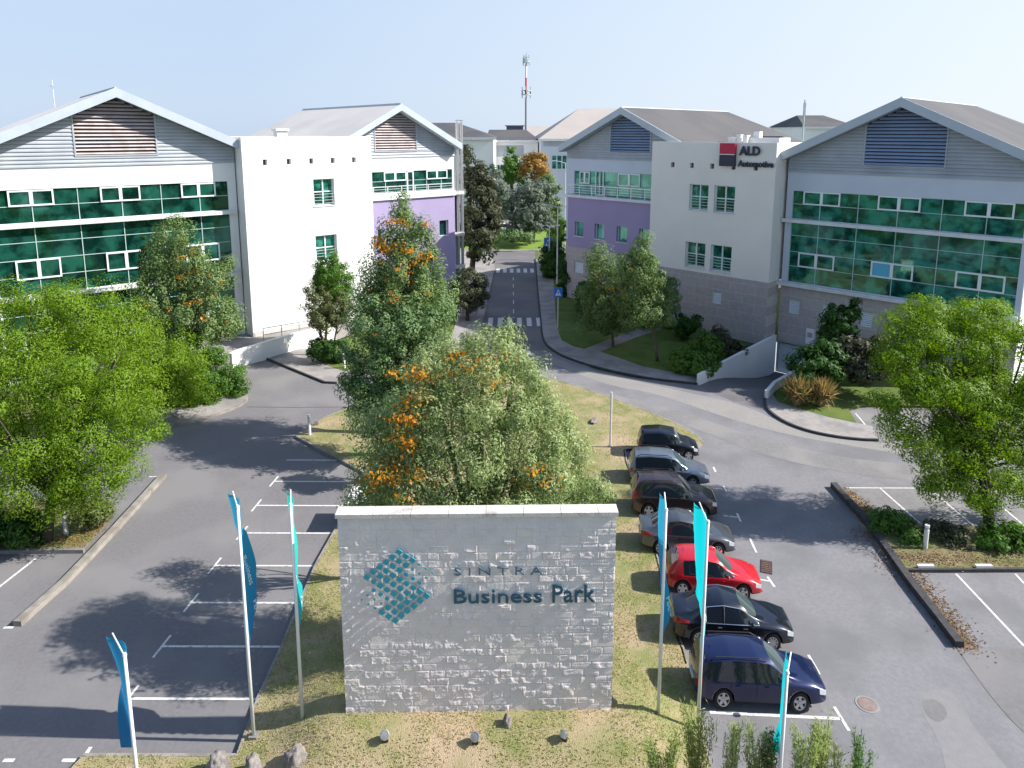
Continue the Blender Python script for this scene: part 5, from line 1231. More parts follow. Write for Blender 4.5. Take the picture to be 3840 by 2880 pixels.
# ================================================================== VEGETATION
LM = {
 'bright': leafmat('leaf_bright', [(.115, .21, .012), (.16, .265, .015), (.215, .325, .025), (.085, .165, .013)], .42),
 'mid': leafmat('leaf_mid', [(.055, .13, .018), (.08, .175, .022), (.11, .21, .03)], .35),
 'dark': leafmat('leaf_dark', [(.022, .065, .010), (.035, .095, .013), (.05, .125, .018)], .28),
 'silver': leafmat('leaf_silver', [(.15, .225, .06), (.25, .325, .11), (.42, .47, .24), (.085, .15, .035)], .34, .5),
 'silver_green': leafmat('leaf_silver_green', [(.085, .16, .035), (.15, .235, .07), (.24, .31, .135), (.07, .12, .035)], .35, .5),
 'teal': leafmat('leaf_teal', [(.075, .15, .05), (.12, .205, .075), (.20, .28, .12), (.07, .155, .03)], .25, .5),
 'olive': leafmat('leaf_olive', [(.075, .095, .03), (.11, .135, .045), (.15, .175, .065)], .25),
 'olive_dark': leafmat('leaf_olive_dark', [(.045, .055, .03), (.07, .08, .042), (.10, .105, .055)], .25),
 'grey': leafmat('leaf_grey', [(.09, .125, .09), (.13, .17, .12), (.17, .205, .15)], .25),
 'orange': leafmat('leaf_orange', [(.55, .22, .015), (.62, .31, .03), (.42, .14, .012), (.30, .24, .05)], .4),
 'autumn': leafmat('leaf_autumn', [(.33, .17, .035), (.27, .15, .04), (.38, .22, .05), (.16, .14, .04)], .3),
 'brown': leafmat('leaf_brown', [(.20, .12, .065), (.27, .18, .10), (.14, .085, .05), (.33, .25, .16)], .15),
 'straw': leafmat('leaf_straw', [(.28, .21, .08), (.20, .19, .06), (.33, .24, .10), (.24, .12, .06)], .35),
 'sprig': leafmat('leaf_sprig', [(.30, .34, .12), (.22, .30, .07), (.40, .42, .20), (.17, .26, .05)], .5),
 'blades': leafmat('grass_blades', [(.22, .265, .07), (.33, .32, .13), (.46, .38, .21), (.18, .225, .05)], .3),
 'blades_green': leafmat('grass_blades_green', [(.07, .13, .02), (.11, .18, .03), (.14, .20, .035)], .3),
}
def leaf_cards(pos, nrm, up, size, aspect, rs):
    """diamond leaf cards: pos (n,3), nrm (n,3), up (n,3) length direction"""
    n = len(pos); nrm = nrm / (np.linalg.norm(nrm, axis=1, keepdims=True) + 1e-9)
    up = up - nrm * (up * nrm).sum(1, keepdims=True); up /= (np.linalg.norm(up, axis=1, keepdims=True) + 1e-9)
    sd = np.cross(nrm, up); L_ = size * (0.7 + .6 * rs.rand(n, 1)); Wd = L_ * aspect
    v = np.stack([pos - up * L_ * .5, pos + sd * Wd * .5 + nrm * L_ * .06, pos + up * L_ * .5, pos - sd * Wd * .5 + nrm * L_ * .06], 1).reshape(-1, 3)
    return v, np.arange(n * 4).reshape(n, 4)
def crown_points(blobs, density, rs, clump, plume=0.0, droop=0.0, fill=.62):
    """clumps spread through ellipsoids, leaves spread through clumps; returns positions, outward normals, grow dirs"""
    P, Nn, U, CC = [], [], [], []
    for (c, r) in blobs:
        c = np.array(c); r = np.array(r); area = (r[0] * r[1] + r[0] * r[2] + r[1] * r[2]) / 3 * 4 * math.pi
        nc = max(6, int(area / (clump * clump * 2.0)))
        d = rs.randn(nc, 3); d /= np.linalg.norm(d, axis=1, keepdims=True); rad = fill + (1.06 - fill) * rs.rand(nc, 1) ** .7
        rad *= 1 + .10 * rs.randn(nc, 1); cc = c + d * r * rad
        nl = int(density)
        cs = clump * (.6 + .75 * rs.rand(nc, 1, 1))
        e = rs.randn(nc, nl, 3); e /= np.linalg.norm(e, axis=2, keepdims=True); q = e * (.45 + .55 * rs.rand(nc, nl, 1) ** .45)
        sc3 = np.array([1, 1, .78 + plume]); off = q * cs * sc3
        pos = cc[:, None, :] + off; 
        if plume: pos = pos + d[:, None, :] * cs * plume * (q[:, :, 2:3] + 1) * .5
        nrm = e * 1.15 + d[:, None, :] * .5 + rs.randn(nc, nl, 3) * .24 + np.array([0, 0, .25])
        up = np.cross(e, rs.randn(nc, nl, 3)) + e * .5 + np.array([0, 0, plume * 1.6 - droop])
        P.append(pos.reshape(-1, 3)); Nn.append(nrm.reshape(-1, 3)); U.append(up.reshape(-1, 3)); CC.append(cc)
    return np.concatenate(P), np.concatenate(Nn), np.concatenate(U), np.concatenate(CC)
def limb(b, p0, p1, r0, r1, bend, rd, k=6, n=4):
    p0, p1 = Vector(p0), Vector(p1); pts = []
    off = Vector((rd.uniform(-1, 1), rd.uniform(-1, 1), rd.uniform(0, .6))) * bend
    for i in range(n + 1):
        t = i / n; pts.append(p0.lerp(p1, t) + off * math.sin(t * math.pi))
    b.tube(pts, [r0 + (r1 - r0) * (i / n) for i in range(n + 1)], k)
SEED = [100]
def tree(name, label, cat, base, blobs, leaf, size=.22, clump=.6, density=26, trunk=.2, trunk_to=None, bark='bark', flowers=None, group=None, aspect=.5, plume=0., droop=0., zb=.1, nlimb=10, fill=.62, part='crown', nstem=1, fleaf='orange', lean=(0, 0)):
    SEED[0] += 1; rs = np.random.RandomState(SEED[0]); rd = random.Random(SEED[0]); density *= 2.45; size *= 1.14
    root = empty(name, (base[0], base[1], zb), 0, label, cat, group); o3 = np.array([base[0], base[1], zb])
    bl = [(np.array(c) - o3, r) for c, r in blobs]
    P, Nn, U, CC = crown_points(bl, density, rs, clump, plume, droop, fill)
    ok = P[:, 2] > .08; P, Nn, U = P[ok], Nn[ok], U[ok]
    v, f = leaf_cards(P, Nn, U, size, aspect, rs); cr_ = np_mesh(part, v, f, LM[leaf], root)
    if trunk:
        b = MB(); zc = min(c[2] for c, r in bl); cx = sum(c[0] for c, r in bl) / len(bl); cy = sum(c[1] for c, r in bl) / len(bl)
        tt = trunk_to if trunk_to is not None else max(zc * .8, .8)
        for s_ in range(nstem):
            a_ = 6.28 * s_ / max(1, nstem) + .6; sp = 0 if nstem == 1 else .35
            top = Vector((cx * .45 + lean[0] + math.cos(a_) * sp * 2.2, cy * .45 + lean[1] + math.sin(a_) * sp * 2.2, tt)); st_ = Vector((math.cos(a_) * sp * .4, math.sin(a_) * sp * .4, -.05))
            limb(b, st_, top, trunk * 1.15, trunk * .72, .12, rd, 9)
            idx_ = rd.sample(range(len(CC)), min(nlimb, len(CC)))
            for i in idx_: limb(b, top + Vector((0, 0, -rd.random() * .25 * tt)), CC[i] * .96, trunk * rd.uniform(.28, .5), .02, .5, rd, 5)
            for (c, r) in bl[:5]: limb(b, top, c, trunk * .6, trunk * .12, .4, rd, 6)
        b.build('trunk', M[bark], root, smooth=True)
    if flowers:
        pts = []
        for (c, r, n) in flowers:
            c = np.array(c) - o3; r = np.array(r) if hasattr(r, '__len__') else np.array([r] * 3)
            near = CC[(np.abs((CC - c) / r) < 1).all(1)]
            if len(near) == 0: near = c[None, :]
            for k in range(max(3, int(n * 1.05))):
                q = near[rs.randint(len(near))]; dd = rs.randn(3) * np.array([.35, .35, .2]); dd[1] = -abs(dd[1]) - .25; dd[2] += .25
                kk = rs.randint(7, 22); pts.append(q + dd * clump * 1.25 + rs.randn(kk, 3) * np.array([.20, .18, .10]) * (.5 + kk / 30))
        FP = np.concatenate(pts); v, f = leaf_cards(FP, rs.randn(len(FP), 3) + np.array([0, -.5, .8]), rs.randn(len(FP), 3), size * 1.25, .7, rs)
        np_mesh('blossom', v, f, LM[fleaf], root)
    return root
def B(u, v, ru, rv, Y, dep=1.0):
    """an ellipsoid seen at bearing (u, v), with half sizes read off at distance Y"""
    p = at(u, v, Y); k = Y * 1.012 / (F / K)
    return (tuple(p), (ru * k, ru * k * dep, rv * k))

# left robinia-like trees
tree('broadleaf_tree', 'large bright green tree overhanging the left planting bed', 'tree', g(100, 1176), [B(110, 1075, 60, 45, 31.5), B(235, 1020, 60, 50, 32), B(190, 1075, 40, 32, 31.5), B(60, 700, 95, 85, 35), B(160, 690, 95, 70, 36), B(235, 720, 70, 75, 37), B(60, 830, 110, 90, 33), B(170, 830, 110, 95, 33), B(265, 850, 75, 80, 34), B(80, 960, 100, 75, 32), B(200, 945, 95, 75, 32.5), B(285, 955, 55, 50, 33), B(45, 1055, 70, 45, 31.5), B(150, 1040, 55, 35, 31.5), B(-40, 800, 110, 150, 33), B(-60, 980, 90, 100, 32)], 'bright', .118, .80, 104, .27, 2.6, 'bark_dark', aspect=.42, droop=.3, nlimb=46, zb=.14, fill=.46)
tree('broadleaf_tree', 'bright green tree between the large left tree and the dark hedge', 'tree', g(345, 880), [B(320, 770, 70, 60, 47), B(385, 790, 55, 58, 48), B(340, 850, 70, 40, 46), B(420, 840, 35, 40, 48), B(270, 740, 60, 60, 46)], 'bright', .15, .85, 80, .22, 1.8, aspect=.45, nlimb=18, fill=.45, zb=.05)
tree('hedge', 'dark green rounded hedge at the bend of the left pavement', 'hedge', g(470, 860), [B(455, 808, 50, 56, 52), B(500, 828, 30, 46, 52), B(430, 840, 46, 44, 51), B(415, 790, 44, 48, 53)], 'mid', .15, .6, 80, .0, zb=.05, part='foliage', fill=.7)
tree('hedge', 'small dark clipped bush at the right tip of the long hedge', 'hedge', g(512, 862), [B(512, 842, 20, 22, 52.5)], 'dark', .2, .4, 30, .0, zb=.05, part='foliage', fill=.75)
tree('silky_oak', 'grey green tree with orange blossom in front of the left glass facade', 'tree', at(412, 772, 55.5)[:2], [B(378, 510, 32, 36, 56), B(345, 560, 30, 40, 56), B(400, 570, 42, 45, 56), B(360, 630, 62, 48, 55.5), B(440, 620, 42, 42, 56), B(485, 590, 14, 35, 57), B(345, 690, 58, 40, 55), B(430, 690, 66, 42, 55), B(480, 700, 36, 36, 55.5), B(390, 730, 60, 25, 54.5)], 'silver_green', .18, .66, 52, .2, 3.0, flowers=[(B(395, 545, 30, 30, 55)[0], 1.6, 6), (B(440, 610, 30, 30, 55)[0], 1.6, 6), (B(475, 660, 30, 40, 55)[0], 2, 9), (B(370, 640, 40, 30, 54)[0], 1.8, 4), (B(380, 730, 40, 20, 53)[0], 2.2, 5)], plume=.35, nlimb=20, zb=.3)
tree('cypress', 'thin dark cypress between the two left trees and the glass', 'tree', at(309, 760, 56.5)[:2], [B(311, 540, 4, 28, 57), B(310, 590, 7, 38, 57), B(308, 640, 11, 40, 57), B(307, 690, 13, 40, 57)], 'dark', .2, .26, 26, .12, 2, 'bark_dark', nlimb=2, zb=.3, fill=.5)
# beside the white tower
tree('small_tree', 'small tree with bright green top in front of the white tower', 'tree', at(703, 752, 62)[:2], [B(710, 582, 26, 32, 62), B(722, 605, 38, 36, 62), B(690, 610, 18, 26, 62), B(735, 640, 28, 28, 62)], 'mid', .17, .55, 56, .13, 3.6, nlimb=12, zb=.3)
tree('small_tree', 'small brownish green tree below the bright green top, by the white tower', 'tree', at(716, 760, 60.5)[:2], [B(685, 655, 32, 34, 60.5), B(725, 665, 34, 34, 60.5), B(700, 690, 34, 24, 60)], 'olive', .15, .5, 46, .1, 2.8, nlimb=14, zb=.3, nstem=2)
tree('bush', 'dense dark green bush in front of the low white wall', 'bush', g(705, 786), [B(690, 758, 22, 24, 60), B(720, 760, 24, 26, 60), B(740, 770, 12, 16, 60)], 'dark', .22, .45, 30, .0, zb=.1, part='foliage', fill=.7)
# tall silver tree (mid island)
T4 = [B(873, 450, 13, 28, 46), B(872, 492, 28, 36, 46), B(848, 520, 24, 42, 45.5), B(900, 540, 34, 48, 46), B(862, 580, 52, 50, 45), B(925, 600, 38, 46, 46), B(815, 590, 22, 44, 45), B(950, 655, 30, 40, 46), B(880, 660, 62, 50, 44.5), B(812, 655, 38, 48, 44.5)]
tree('silky_oak', 'tallest silvery tree on the island with an orange blossom streak near its top', 'tree', (-7.6, 45.0), T4, 'silver_green', .16, .64, 64, .3, 5, flowers=[(B(848, 505, 16, 16, 44)[0], 1.2, 10), (B(866, 545, 20, 30, 44)[0], 1.5, 18), (B(880, 590, 20, 30, 44)[0], 1.4, 9), (B(815, 630, 20, 20, 43)[0], 1.4, 7)], plume=.45, nlimb=26, zb=.15)
tree('silky_oak', 'bluish green tree on the left flank of the island clump', 'tree', (-8.3, 41.8), [B(800, 690, 46, 40, 42.5), B(860, 710, 60, 44, 42), B(800, 765, 50, 40, 42), B(805, 815, 54, 44, 41.6), B(772, 850, 30, 32, 41.2), B(930, 700, 48, 42, 42.5), B(865, 780, 55, 40, 41.5), B(785, 850, 34, 36, 41.5), B(930, 770, 46, 44, 41.5), B(830, 870, 44, 36, 41), B(880, 850, 44, 40, 41)], 'teal', .15, .64, 70, .26, 3.2, flowers=[(B(870, 770, 20, 20, 40)[0], 1.2, 4), (B(885, 850, 24, 24, 40)[0], 1.5, 10)], plume=.3, nlimb=24, zb=.15)
tree('bush', 'bright green foliage in the middle of the island clump', 'bush', (-6.6, 38.6), [B(905, 880, 34, 40, 38), B(865, 880, 24, 26, 38.5), B(940, 850, 30, 40, 38)], 'mid', .24, .5, 28, .12, 1.6, zb=.15, nlimb=8)
# big front silky oak behind the sign wall
T5 = [B(1060, 745, 60, 32, 26.6), B(1115, 775, 36, 30, 26.6), B(985, 775, 50, 36, 26.6), B(925, 800, 46, 40, 26.1), B(1040, 810, 70, 44, 25.6), B(1120, 835, 60, 44, 26.1), B(900, 870, 46, 46, 25.6), B(975, 880, 66, 50, 24.9), B(1080, 890, 70, 50, 24.9), B(1175, 900, 52, 44, 25.6), B(850, 935, 48, 44, 25.6), B(930, 965, 66, 50, 24.4), B(1040, 975, 74, 54, 24.1), B(1150, 975, 70, 52, 24.4), B(1215, 975, 34, 40, 25.1), B(810, 1010, 44, 36, 25.1), B(880, 1040, 66, 46, 24.1), B(985, 1060, 70, 50, 23.7), B(1095, 1060, 72, 50, 23.7), B(1190, 1050, 60, 42, 24.1), B(1000, 1150, 150, 60, 24.6), B(1120, 1140, 90, 60, 24.6), B(1240, 1000, 34, 40, 25.4), B(1262, 1050, 32, 34, 25.2), B(1215, 915, 30, 34, 25.9), B(792, 925, 38, 42, 26), B(800, 1075, 44, 40, 25)]
tree('silky_oak', 'big silvery tree full of orange blossom directly behind the stone wall', 'tree', (-1.2, 25.2), T5, 'silver', .112, .56, 88, .34, 3.4, flowers=[(B(868, 770, 14, 14, 25.1)[0], .9, 4), (B(880, 830, 24, 34, 24.6)[0], .9, 12), (B(945, 745, 16, 12, 25.1)[0], .9, 5), (B(1000, 760, 50, 20, 25.1)[0], 1, 7), (B(885, 905, 24, 20, 24.1)[0], .7, 8), (B(860, 950, 20, 24, 24.1)[0], .8, 11), (B(800, 1020, 26, 36, 24.1)[0], .9, 14), (B(840, 1000, 20, 20, 23.6)[0], .8, 6), (B(905, 1065, 30, 20, 23.1)[0], .7, 5), (B(1165, 1050, 30, 30, 23.1)[0], .8, 7), (B(1090, 790, 40, 30, 25.1)[0], .9, 6)], plume=.42, nlimb=26, fill=.5, zb=.2, aspect=.4)
tree('silky_oak', 'green side branches of the clump leaning left over the parking bays', 'tree', (-5.6, 29.5), [B(820, 985, 40, 32, 29), B(800, 1055, 40, 32, 28.4), B(860, 1000, 44, 44, 28.5), B(835, 900, 34, 40, 29.5), B(900, 940, 44, 44, 28.6)], 'teal', .12, .5, 56, .14, 2.2, plume=.3, zb=.15, nlimb=10)
tree('bush', 'low fresh green shrub at the right end behind the stone wall', 'bush', (3.2, 27.6), [B(1255, 1060, 42, 26, 27.5), B(1210, 1075, 40, 26, 27), B(1300, 1072, 26, 16, 27.8), B(1180, 1080, 36, 26, 26.6)], 'silver_green', .15, .36, 30, .0, zb=.15, part='foliage')
tree('bush', 'small silvery shoots standing alone on the dry grass right of the clump', 'bush', g(1165, 850), [B(1165, 833, 14, 14, 45)], 'silver', .2, .3, 26, .0, zb=.15, part='foliage')
# round olive tree by the road
tree('round_tree', 'round dark olive tree beside the road on the left pavement', 'tree', at(1010, 690, 74)[:2], [B(1010, 618, 36, 34, 75), B(1000, 645, 40, 28, 75), B(1030, 640, 24, 26, 75)], 'olive_dark', .2, .6, 48, .2, 2.2, 'bark_dark', nlimb=10, zb=.1, fill=.72)
tree('tall_tree', 'tall dark brownish evergreen at the left side of the junction', 'tree', (-5.9, 99), [B(1008, 345, 9, 26, 101), B(1018, 390, 16, 40, 101), B(1040, 395, 14, 44, 100), B(1025, 440, 26, 50, 100), B(1058, 420, 14, 50, 101), B(1045, 480, 34, 44, 100), B(1018, 500, 20, 50, 99), B(1070, 470, 14, 36, 101), B(1040, 530, 26, 30, 99)], 'olive_dark', .42, .95, 34, .4, 6, 'bark_dark', nlimb=14, zb=.1, fill=.35)
tree('bush', 'bright green bush at the foot of the tall dark evergreen', 'bush', (-5.0, 100.5), [B(1029, 548, 11, 18, 101)], 'mid', .35, .8, 26, .0, zb=.1, part='foliage')
tree('conifer', 'pale grey green weeping tree behind the tall dark evergreen', 'tree', (-3.6, 132), [B(1072, 400, 14, 48, 132), B(1080, 430, 18, 38, 132), B(1062, 440, 14, 40, 133)], 'grey', .5, 1.1, 26, .3, 4, zb=.2, nlimb=6)
tree('conifer', 'fresh green conical tree in front of the far white block', 'tree', (0.2, 150), [B(1104, 338, 9, 18, 150), B(1104, 362, 18, 22, 150), B(1106, 385, 16, 16, 150)], 'mid', .5, 1.1, 28, .3, 7, zb=.2, nlimb=6)
tree('autumn_tree', 'rusty orange tree among the far green trees', 'tree', (4.9, 146), [B(1155, 345, 22, 16, 146), B(1150, 370, 26, 18, 145), B(1168, 358, 14, 26, 147)], 'autumn', .5, 1.1, 28, .3, 6, zb=.2, nlimb=6)
tree('round_tree', 'dark green tree in the gap beside the rusty orange tree', 'tree', (2.6, 150), [B(1128, 376, 14, 24, 151)], 'dark', .5, 1.1, 24, .25, 4, zb=.2, nlimb=4)
tree('olive_tree', 'grey olive tree with dense round crown beyond the junction', 'tree', (3.2, 127), [B(1140, 420, 30, 30, 127), B(1115, 450, 26, 28, 126), B(1150, 460, 34, 30, 126), B(1130, 485, 34, 18, 126), B(1170, 425, 18, 30, 128)], 'grey', .42, .95, 28, .35, 3.5, zb=.2, nlimb=10)
tree('round_tree', 'yellow green tree between the grey olive tree and the shaded wall', 'tree', (9.8, 130), [B(1185, 400, 18, 20, 131), B(1196, 430, 16, 32, 130), B(1196, 470, 14, 22, 130)], 'silver_green', .42, .95, 26, .3, 3.5, zb=.2, nlimb=6)
tree('bush', 'low bluish bush bank on the far lawn beside the walking person', 'bush', (-0.4, 122), [B(1105, 508, 22, 11, 122.5), B(1130, 508, 18, 12, 122.5), B(1078, 510, 12, 12, 122)], 'teal', .35, .8, 26, .0, zb=.2, part='foliage')
tree('bush', 'greyish round bush under the olive tree right of the walking person', 'bush', (5.2, 125), [B(1165, 487, 18, 14, 125.5), B(1180, 478, 14, 12, 126)], 'grey', .35, .8, 26, .0, zb=.2, part='foliage')
tree('hedge', 'clipped dark hedge block at the corner of the right purple block', 'hedge', (6.4, 97.5), [B(1188, 563, 17, 36, 97), B(1205, 560, 17, 38, 96), B(1197, 575, 26, 24, 97)], 'dark', .34, .7, 34, .0, zb=.1, part='foliage', fill=.8)
tree('bush', 'green bushes behind the clipped hedge near the grey wall', 'bush', (7.4, 108), [B(1196, 515, 16, 24, 108), B(1214, 500, 12, 30, 108)], 'mid', .36, .8, 26, .0, zb=.1, part='foliage')
tree('hedge', 'narrow dark green hedge against the corner of the purple block', 'hedge', (7.2, 84.2), [B(1218, 615, 9, 34, 85), B(1219, 590, 8, 20, 86)], 'dark', .3, .6, 30, .0, zb=.1, part='foliage', fill=.8)
# right lawn trees
tree('small_tree', 'light green young tree with forked top on the right lawn, nearest the lamp', 'tree', g(1325, 753), [B(1293, 562, 18, 26, 65), B(1305, 600, 36, 34, 65), B(1318, 655, 46, 44, 65), B(1280, 640, 24, 30, 65), B(1295, 690, 34, 24, 66), B(1340, 690, 26, 24, 65)], 'silver_green', .18, .62, 54, .13, 4.2, flowers=[(B(1310, 622, 20, 20, 64)[0], 1.2, 2)], nlimb=12, zb=.17, plume=.3)
tree('small_tree', 'taller light green tree with orange tint in the middle of the right lawn', 'tree', g(1420, 783), [B(1385, 540, 22, 26, 60), B(1362, 575, 28, 34, 60), B(1392, 600, 44, 40, 60), B(1350, 630, 30, 34, 60), B(1400, 665, 42, 40, 59.5), B(1425, 640, 28, 30, 60), B(1372, 680, 34, 28, 60), B(1440, 680, 18, 22, 60)], 'silver_green', .17, .6, 56, .15, 4.0, flowers=[(B(1345, 607, 20, 16, 59)[0], 1.2, 8)], nlimb=14, zb=.17, plume=.35)
tree('small_tree', 'darker bluish green tree next to the stone base of the right tower', 'tree', g(1468, 724), [B(1432, 630, 28, 34, 68), B(1415, 600, 18, 24, 68), B(1448, 650, 18, 24, 68)], 'teal', .27, .58, 26, .12, 3.6, nlimb=8, zb=.17)
tree('bush', 'dark bush mass against the stone base of the purple block', 'bush', g(1330, 705), [B(1275, 635, 30, 30, 77), B(1310, 665, 44, 38, 74), B(1350, 680, 40, 36, 73), B(1390, 690, 34, 30, 72), B(1285, 665, 34, 24, 74)], 'dark', .28, .6, 28, .0, zb=.17, part='foliage', fill=.7)
tree('bush', 'round dark bush at the foot of the right tower near the path', 'bush', g(1480, 724), [B(1470, 705, 26, 22, 67), B(1492, 695, 18, 20, 67)], 'dark', .26, .55, 28, .0, zb=.17, part='foliage', fill=.7)
tree('bush', 'large green bush on the lawn beside the tall white ramp wall', 'bush', g(1500, 808), [B(1520, 748, 26, 34, 60), B(1480, 785, 34, 24, 57.5), B(1515, 790, 34, 28, 57), B(1540, 760, 18, 26, 60)], 'mid', .25, .5, 30, .0, zb=.17, part='foliage', fill=.7)
tree('bush', 'darker shrubs between the ramp wall and the stone base', 'bush', g(1580, 770), [B(1562, 745, 26, 24, 62.5), B(1590, 755, 20, 18, 62), B(1550, 722, 16, 16, 65)], 'olive_dark', .24, .5, 28, .0, zb=.17, part='foliage', fill=.7)
# right of the garage
tree('small_tree', 'small dark tree in front of the vent grilles of the stone base', 'tree', (28.0, 55.0), [B(1815, 690, 34, 30, 55), B(1842, 672, 14, 20, 55), B(1800, 715, 26, 24, 55)], 'dark', .25, .52, 30, .12, 2.6, nlimb=10, zb=.17)
tree('bush', 'broad dark green bushes right of the garage ramp', 'bush', (26.5, 52.5), [B(1745, 785, 34, 34, 52), B(1740, 825, 26, 22, 51), B(1790, 770, 34, 34, 53), B(1780, 800, 34, 30, 52)], 'dark', .25, .52, 30, .0, zb=.17, part='foliage', fill=.7)
tree('hedge', 'long dark hedge along the stone base behind the right tree', 'hedge', (33, 51), [B(1840, 760, 40, 38, 53.5), B(1890, 760, 36, 36, 53), B(1860, 800, 40, 26, 52), B(1930, 780, 40, 34, 51)], 'olive_dark', .26, .55, 28, .0, zb=.17, part='foliage', fill=.7)
def grass_clump(label, u, v, hgt, wd, leaf='straw', n=420, zb=.17, name='ornamental_grass'):
    SEED[0] += 1; rs = np.random.RandomState(SEED[0]); p = g(u, v, zb); root = empty(name, (p[0], p[1], zb), 0, label, 'ornamental grass', 'straw coloured ornamental grasses')
    a_ = rs.rand(n) * 6.28; t = rs.rand(n) ** .6; dirs = np.stack([np.cos(a_) * t * wd, np.sin(a_) * t * wd, hgt * (1.15 - .45 * t)], 1)
    pos = dirs * .55 * (0.8 + .3 * rs.rand(n, 1)); v_, f_ = leaf_cards(pos, rs.randn(n, 3), dirs, hgt * .8, .055, rs); np_mesh('blades', v_, f_, LM[leaf], root)
    MB().lathe([(.22 * wd, 0), (.3 * wd, hgt * .15), (.2 * wd, hgt * .3)], k=10).build('root_clump', M['litter'], root)
grass_clump('left straw coloured grass clump beside the short ramp wall', 1722, 872, 2.3, 1.5)
grass_clump('right straw coloured grass clump at the edge of the upper right lawn', 1772, 876, 2.4, 1.3)
# the large right tree
T12 = [B(2005, 680, 50, 40, 36), B(2060, 700, 60, 44, 36), B(1985, 740, 60, 50, 35), B(2080, 770, 70, 56, 35), B(2170, 740, 60, 50, 36), B(2000, 830, 66, 46, 34), B(2090, 850, 70, 50, 34), B(2190, 830, 70, 60, 35), B(1935, 770, 34, 34, 34.5), B(1945, 850, 40, 34, 34), B(1955, 925, 44, 34, 33.5), B(2030, 930, 50, 40, 33.5), B(2080, 985, 60, 44, 33), B(1990, 990, 34, 26, 33), B(2140, 950, 60, 44, 33.5), B(2200, 960, 50, 60, 34), B(2010, 1050, 34, 26, 33), B(2120, 1050, 60, 40, 33), B(2185, 1060, 40, 40, 33), B(2260, 860, 60, 110, 34), B(2270, 1000, 50, 70, 34), B(1960, 700, 40, 34, 35.5), B(2120, 690, 60, 40, 36), B(2060, 900, 60, 50, 34), B(1925, 880, 34, 30, 34), B(2150, 890, 60, 50, 34), B(2060, 1040, 44, 36, 33)]
tree('broadleaf_tree', 'large bright green tree with open crown at the right edge', 'tree', g(2140, 1168), T12, 'bright', .13, .78, 120, .25, 4.2, 'bark_dark', aspect=.42, droop=.25, nlimb=44, zb=.14, fill=.5)
tree('bush', 'dark green shrub at the left end of the right planting bed', 'bush', g(1925, 1180), [B(1925, 1135, 40, 36, 33.5), B(1900, 1160, 26, 24, 33), B(1955, 1165, 34, 28, 32.5)], 'mid', .17, .38, 30, .0, zb=.14, part='foliage', fill=.66)
tree('bush', 'olive shrub around the short bollard in the right planting bed', 'bush', g(2045, 1195), [B(2040, 1155, 44, 30, 32.6), B(2060, 1180, 34, 22, 32)], 'olive_dark', .17, .38, 28, .0, zb=.14, part='foliage', fill=.6)
tree('bush', 'dense green shrub at the right edge below the large right tree', 'bush', g(2190, 1205), [B(2180, 1165, 44, 36, 32), B(2150, 1185, 28, 26, 31.5), B(2225, 1170, 40, 36, 32)], 'mid', .17, .38, 30, .0, zb=.14, part='foliage', fill=.66)
# left planter shrubs
tree('bush', 'dark shrubs at the left edge under the large left tree', 'bush', g(30, 1180), [B(20, 1130, 50, 44, 32), B(60, 1150, 34, 34, 31.6), B(-40, 1140, 50, 50, 32)], 'dark', .18, .4, 28, .0, zb=.14, part='foliage', fill=.6)
tree('bush', 'thin green shrub right of the white bollard in the left planting bed', 'bush', g(205, 1130), [B(205, 1105, 34, 22, 33.5), B(180, 1120, 26, 22, 33)], 'olive', .16, .36, 22, .0, zb=.14, part='foliage', fill=.4)
# young shoots along the front edge
def sprigs(label, u, v_top, n, wd, hgt, Y, leaf='sprig'):
    SEED[0] += 1; rs = np.random.RandomState(SEED[0]); rd = random.Random(SEED[0]); p = at(u, v_top, Y); root = empty('young_shrub', (p[0], p[1], 0), 0, label, 'shrub', 'young shrubs along the front edge')
    b = MB(); P = []; D = []
    for k in range(int(n * 1.3)):
        x0, y0 = rd.uniform(-wd, wd) * .35, rd.uniform(-.3, .3); x1, y1 = x0 + rd.uniform(-wd, wd) * 1.1, y0 + rd.uniform(-.3, .3); h_ = p[2] * rd.uniform(.72, 1.0)
        b.tube([(x0, y0, .05), ((x0 + x1) / 2, (y0 + y1) / 2, h_ * .5), (x1, y1, h_)], [.02, .014, .006], 5)
        m = 190
        t = .12 + .88 * rs.rand(m, 1) ** .8; q = np.array([[x0, y0, 0]]) * (1 - t) + np.array([[x1, y1, h_]]) * t; a_ = rs.rand(m) * 6.28
        d = np.stack([np.cos(a_) * .6, np.sin(a_) * .6, .9 + .3 * rs.rand(m)], 1); P.append(q + d * .08 + rs.randn(m, 3) * .07); D.append(d)
    P = np.concatenate(P); D = np.concatenate(D); v, f = leaf_cards(P, rs.randn(len(P), 3) + np.array([.8, -.4, .3]), D + rs.randn(len(P), 3) * .25, .17, .16, rs); np_mesh('foliage', v, f, LM[leaf], root); b.build('stem', M['bark'], root)
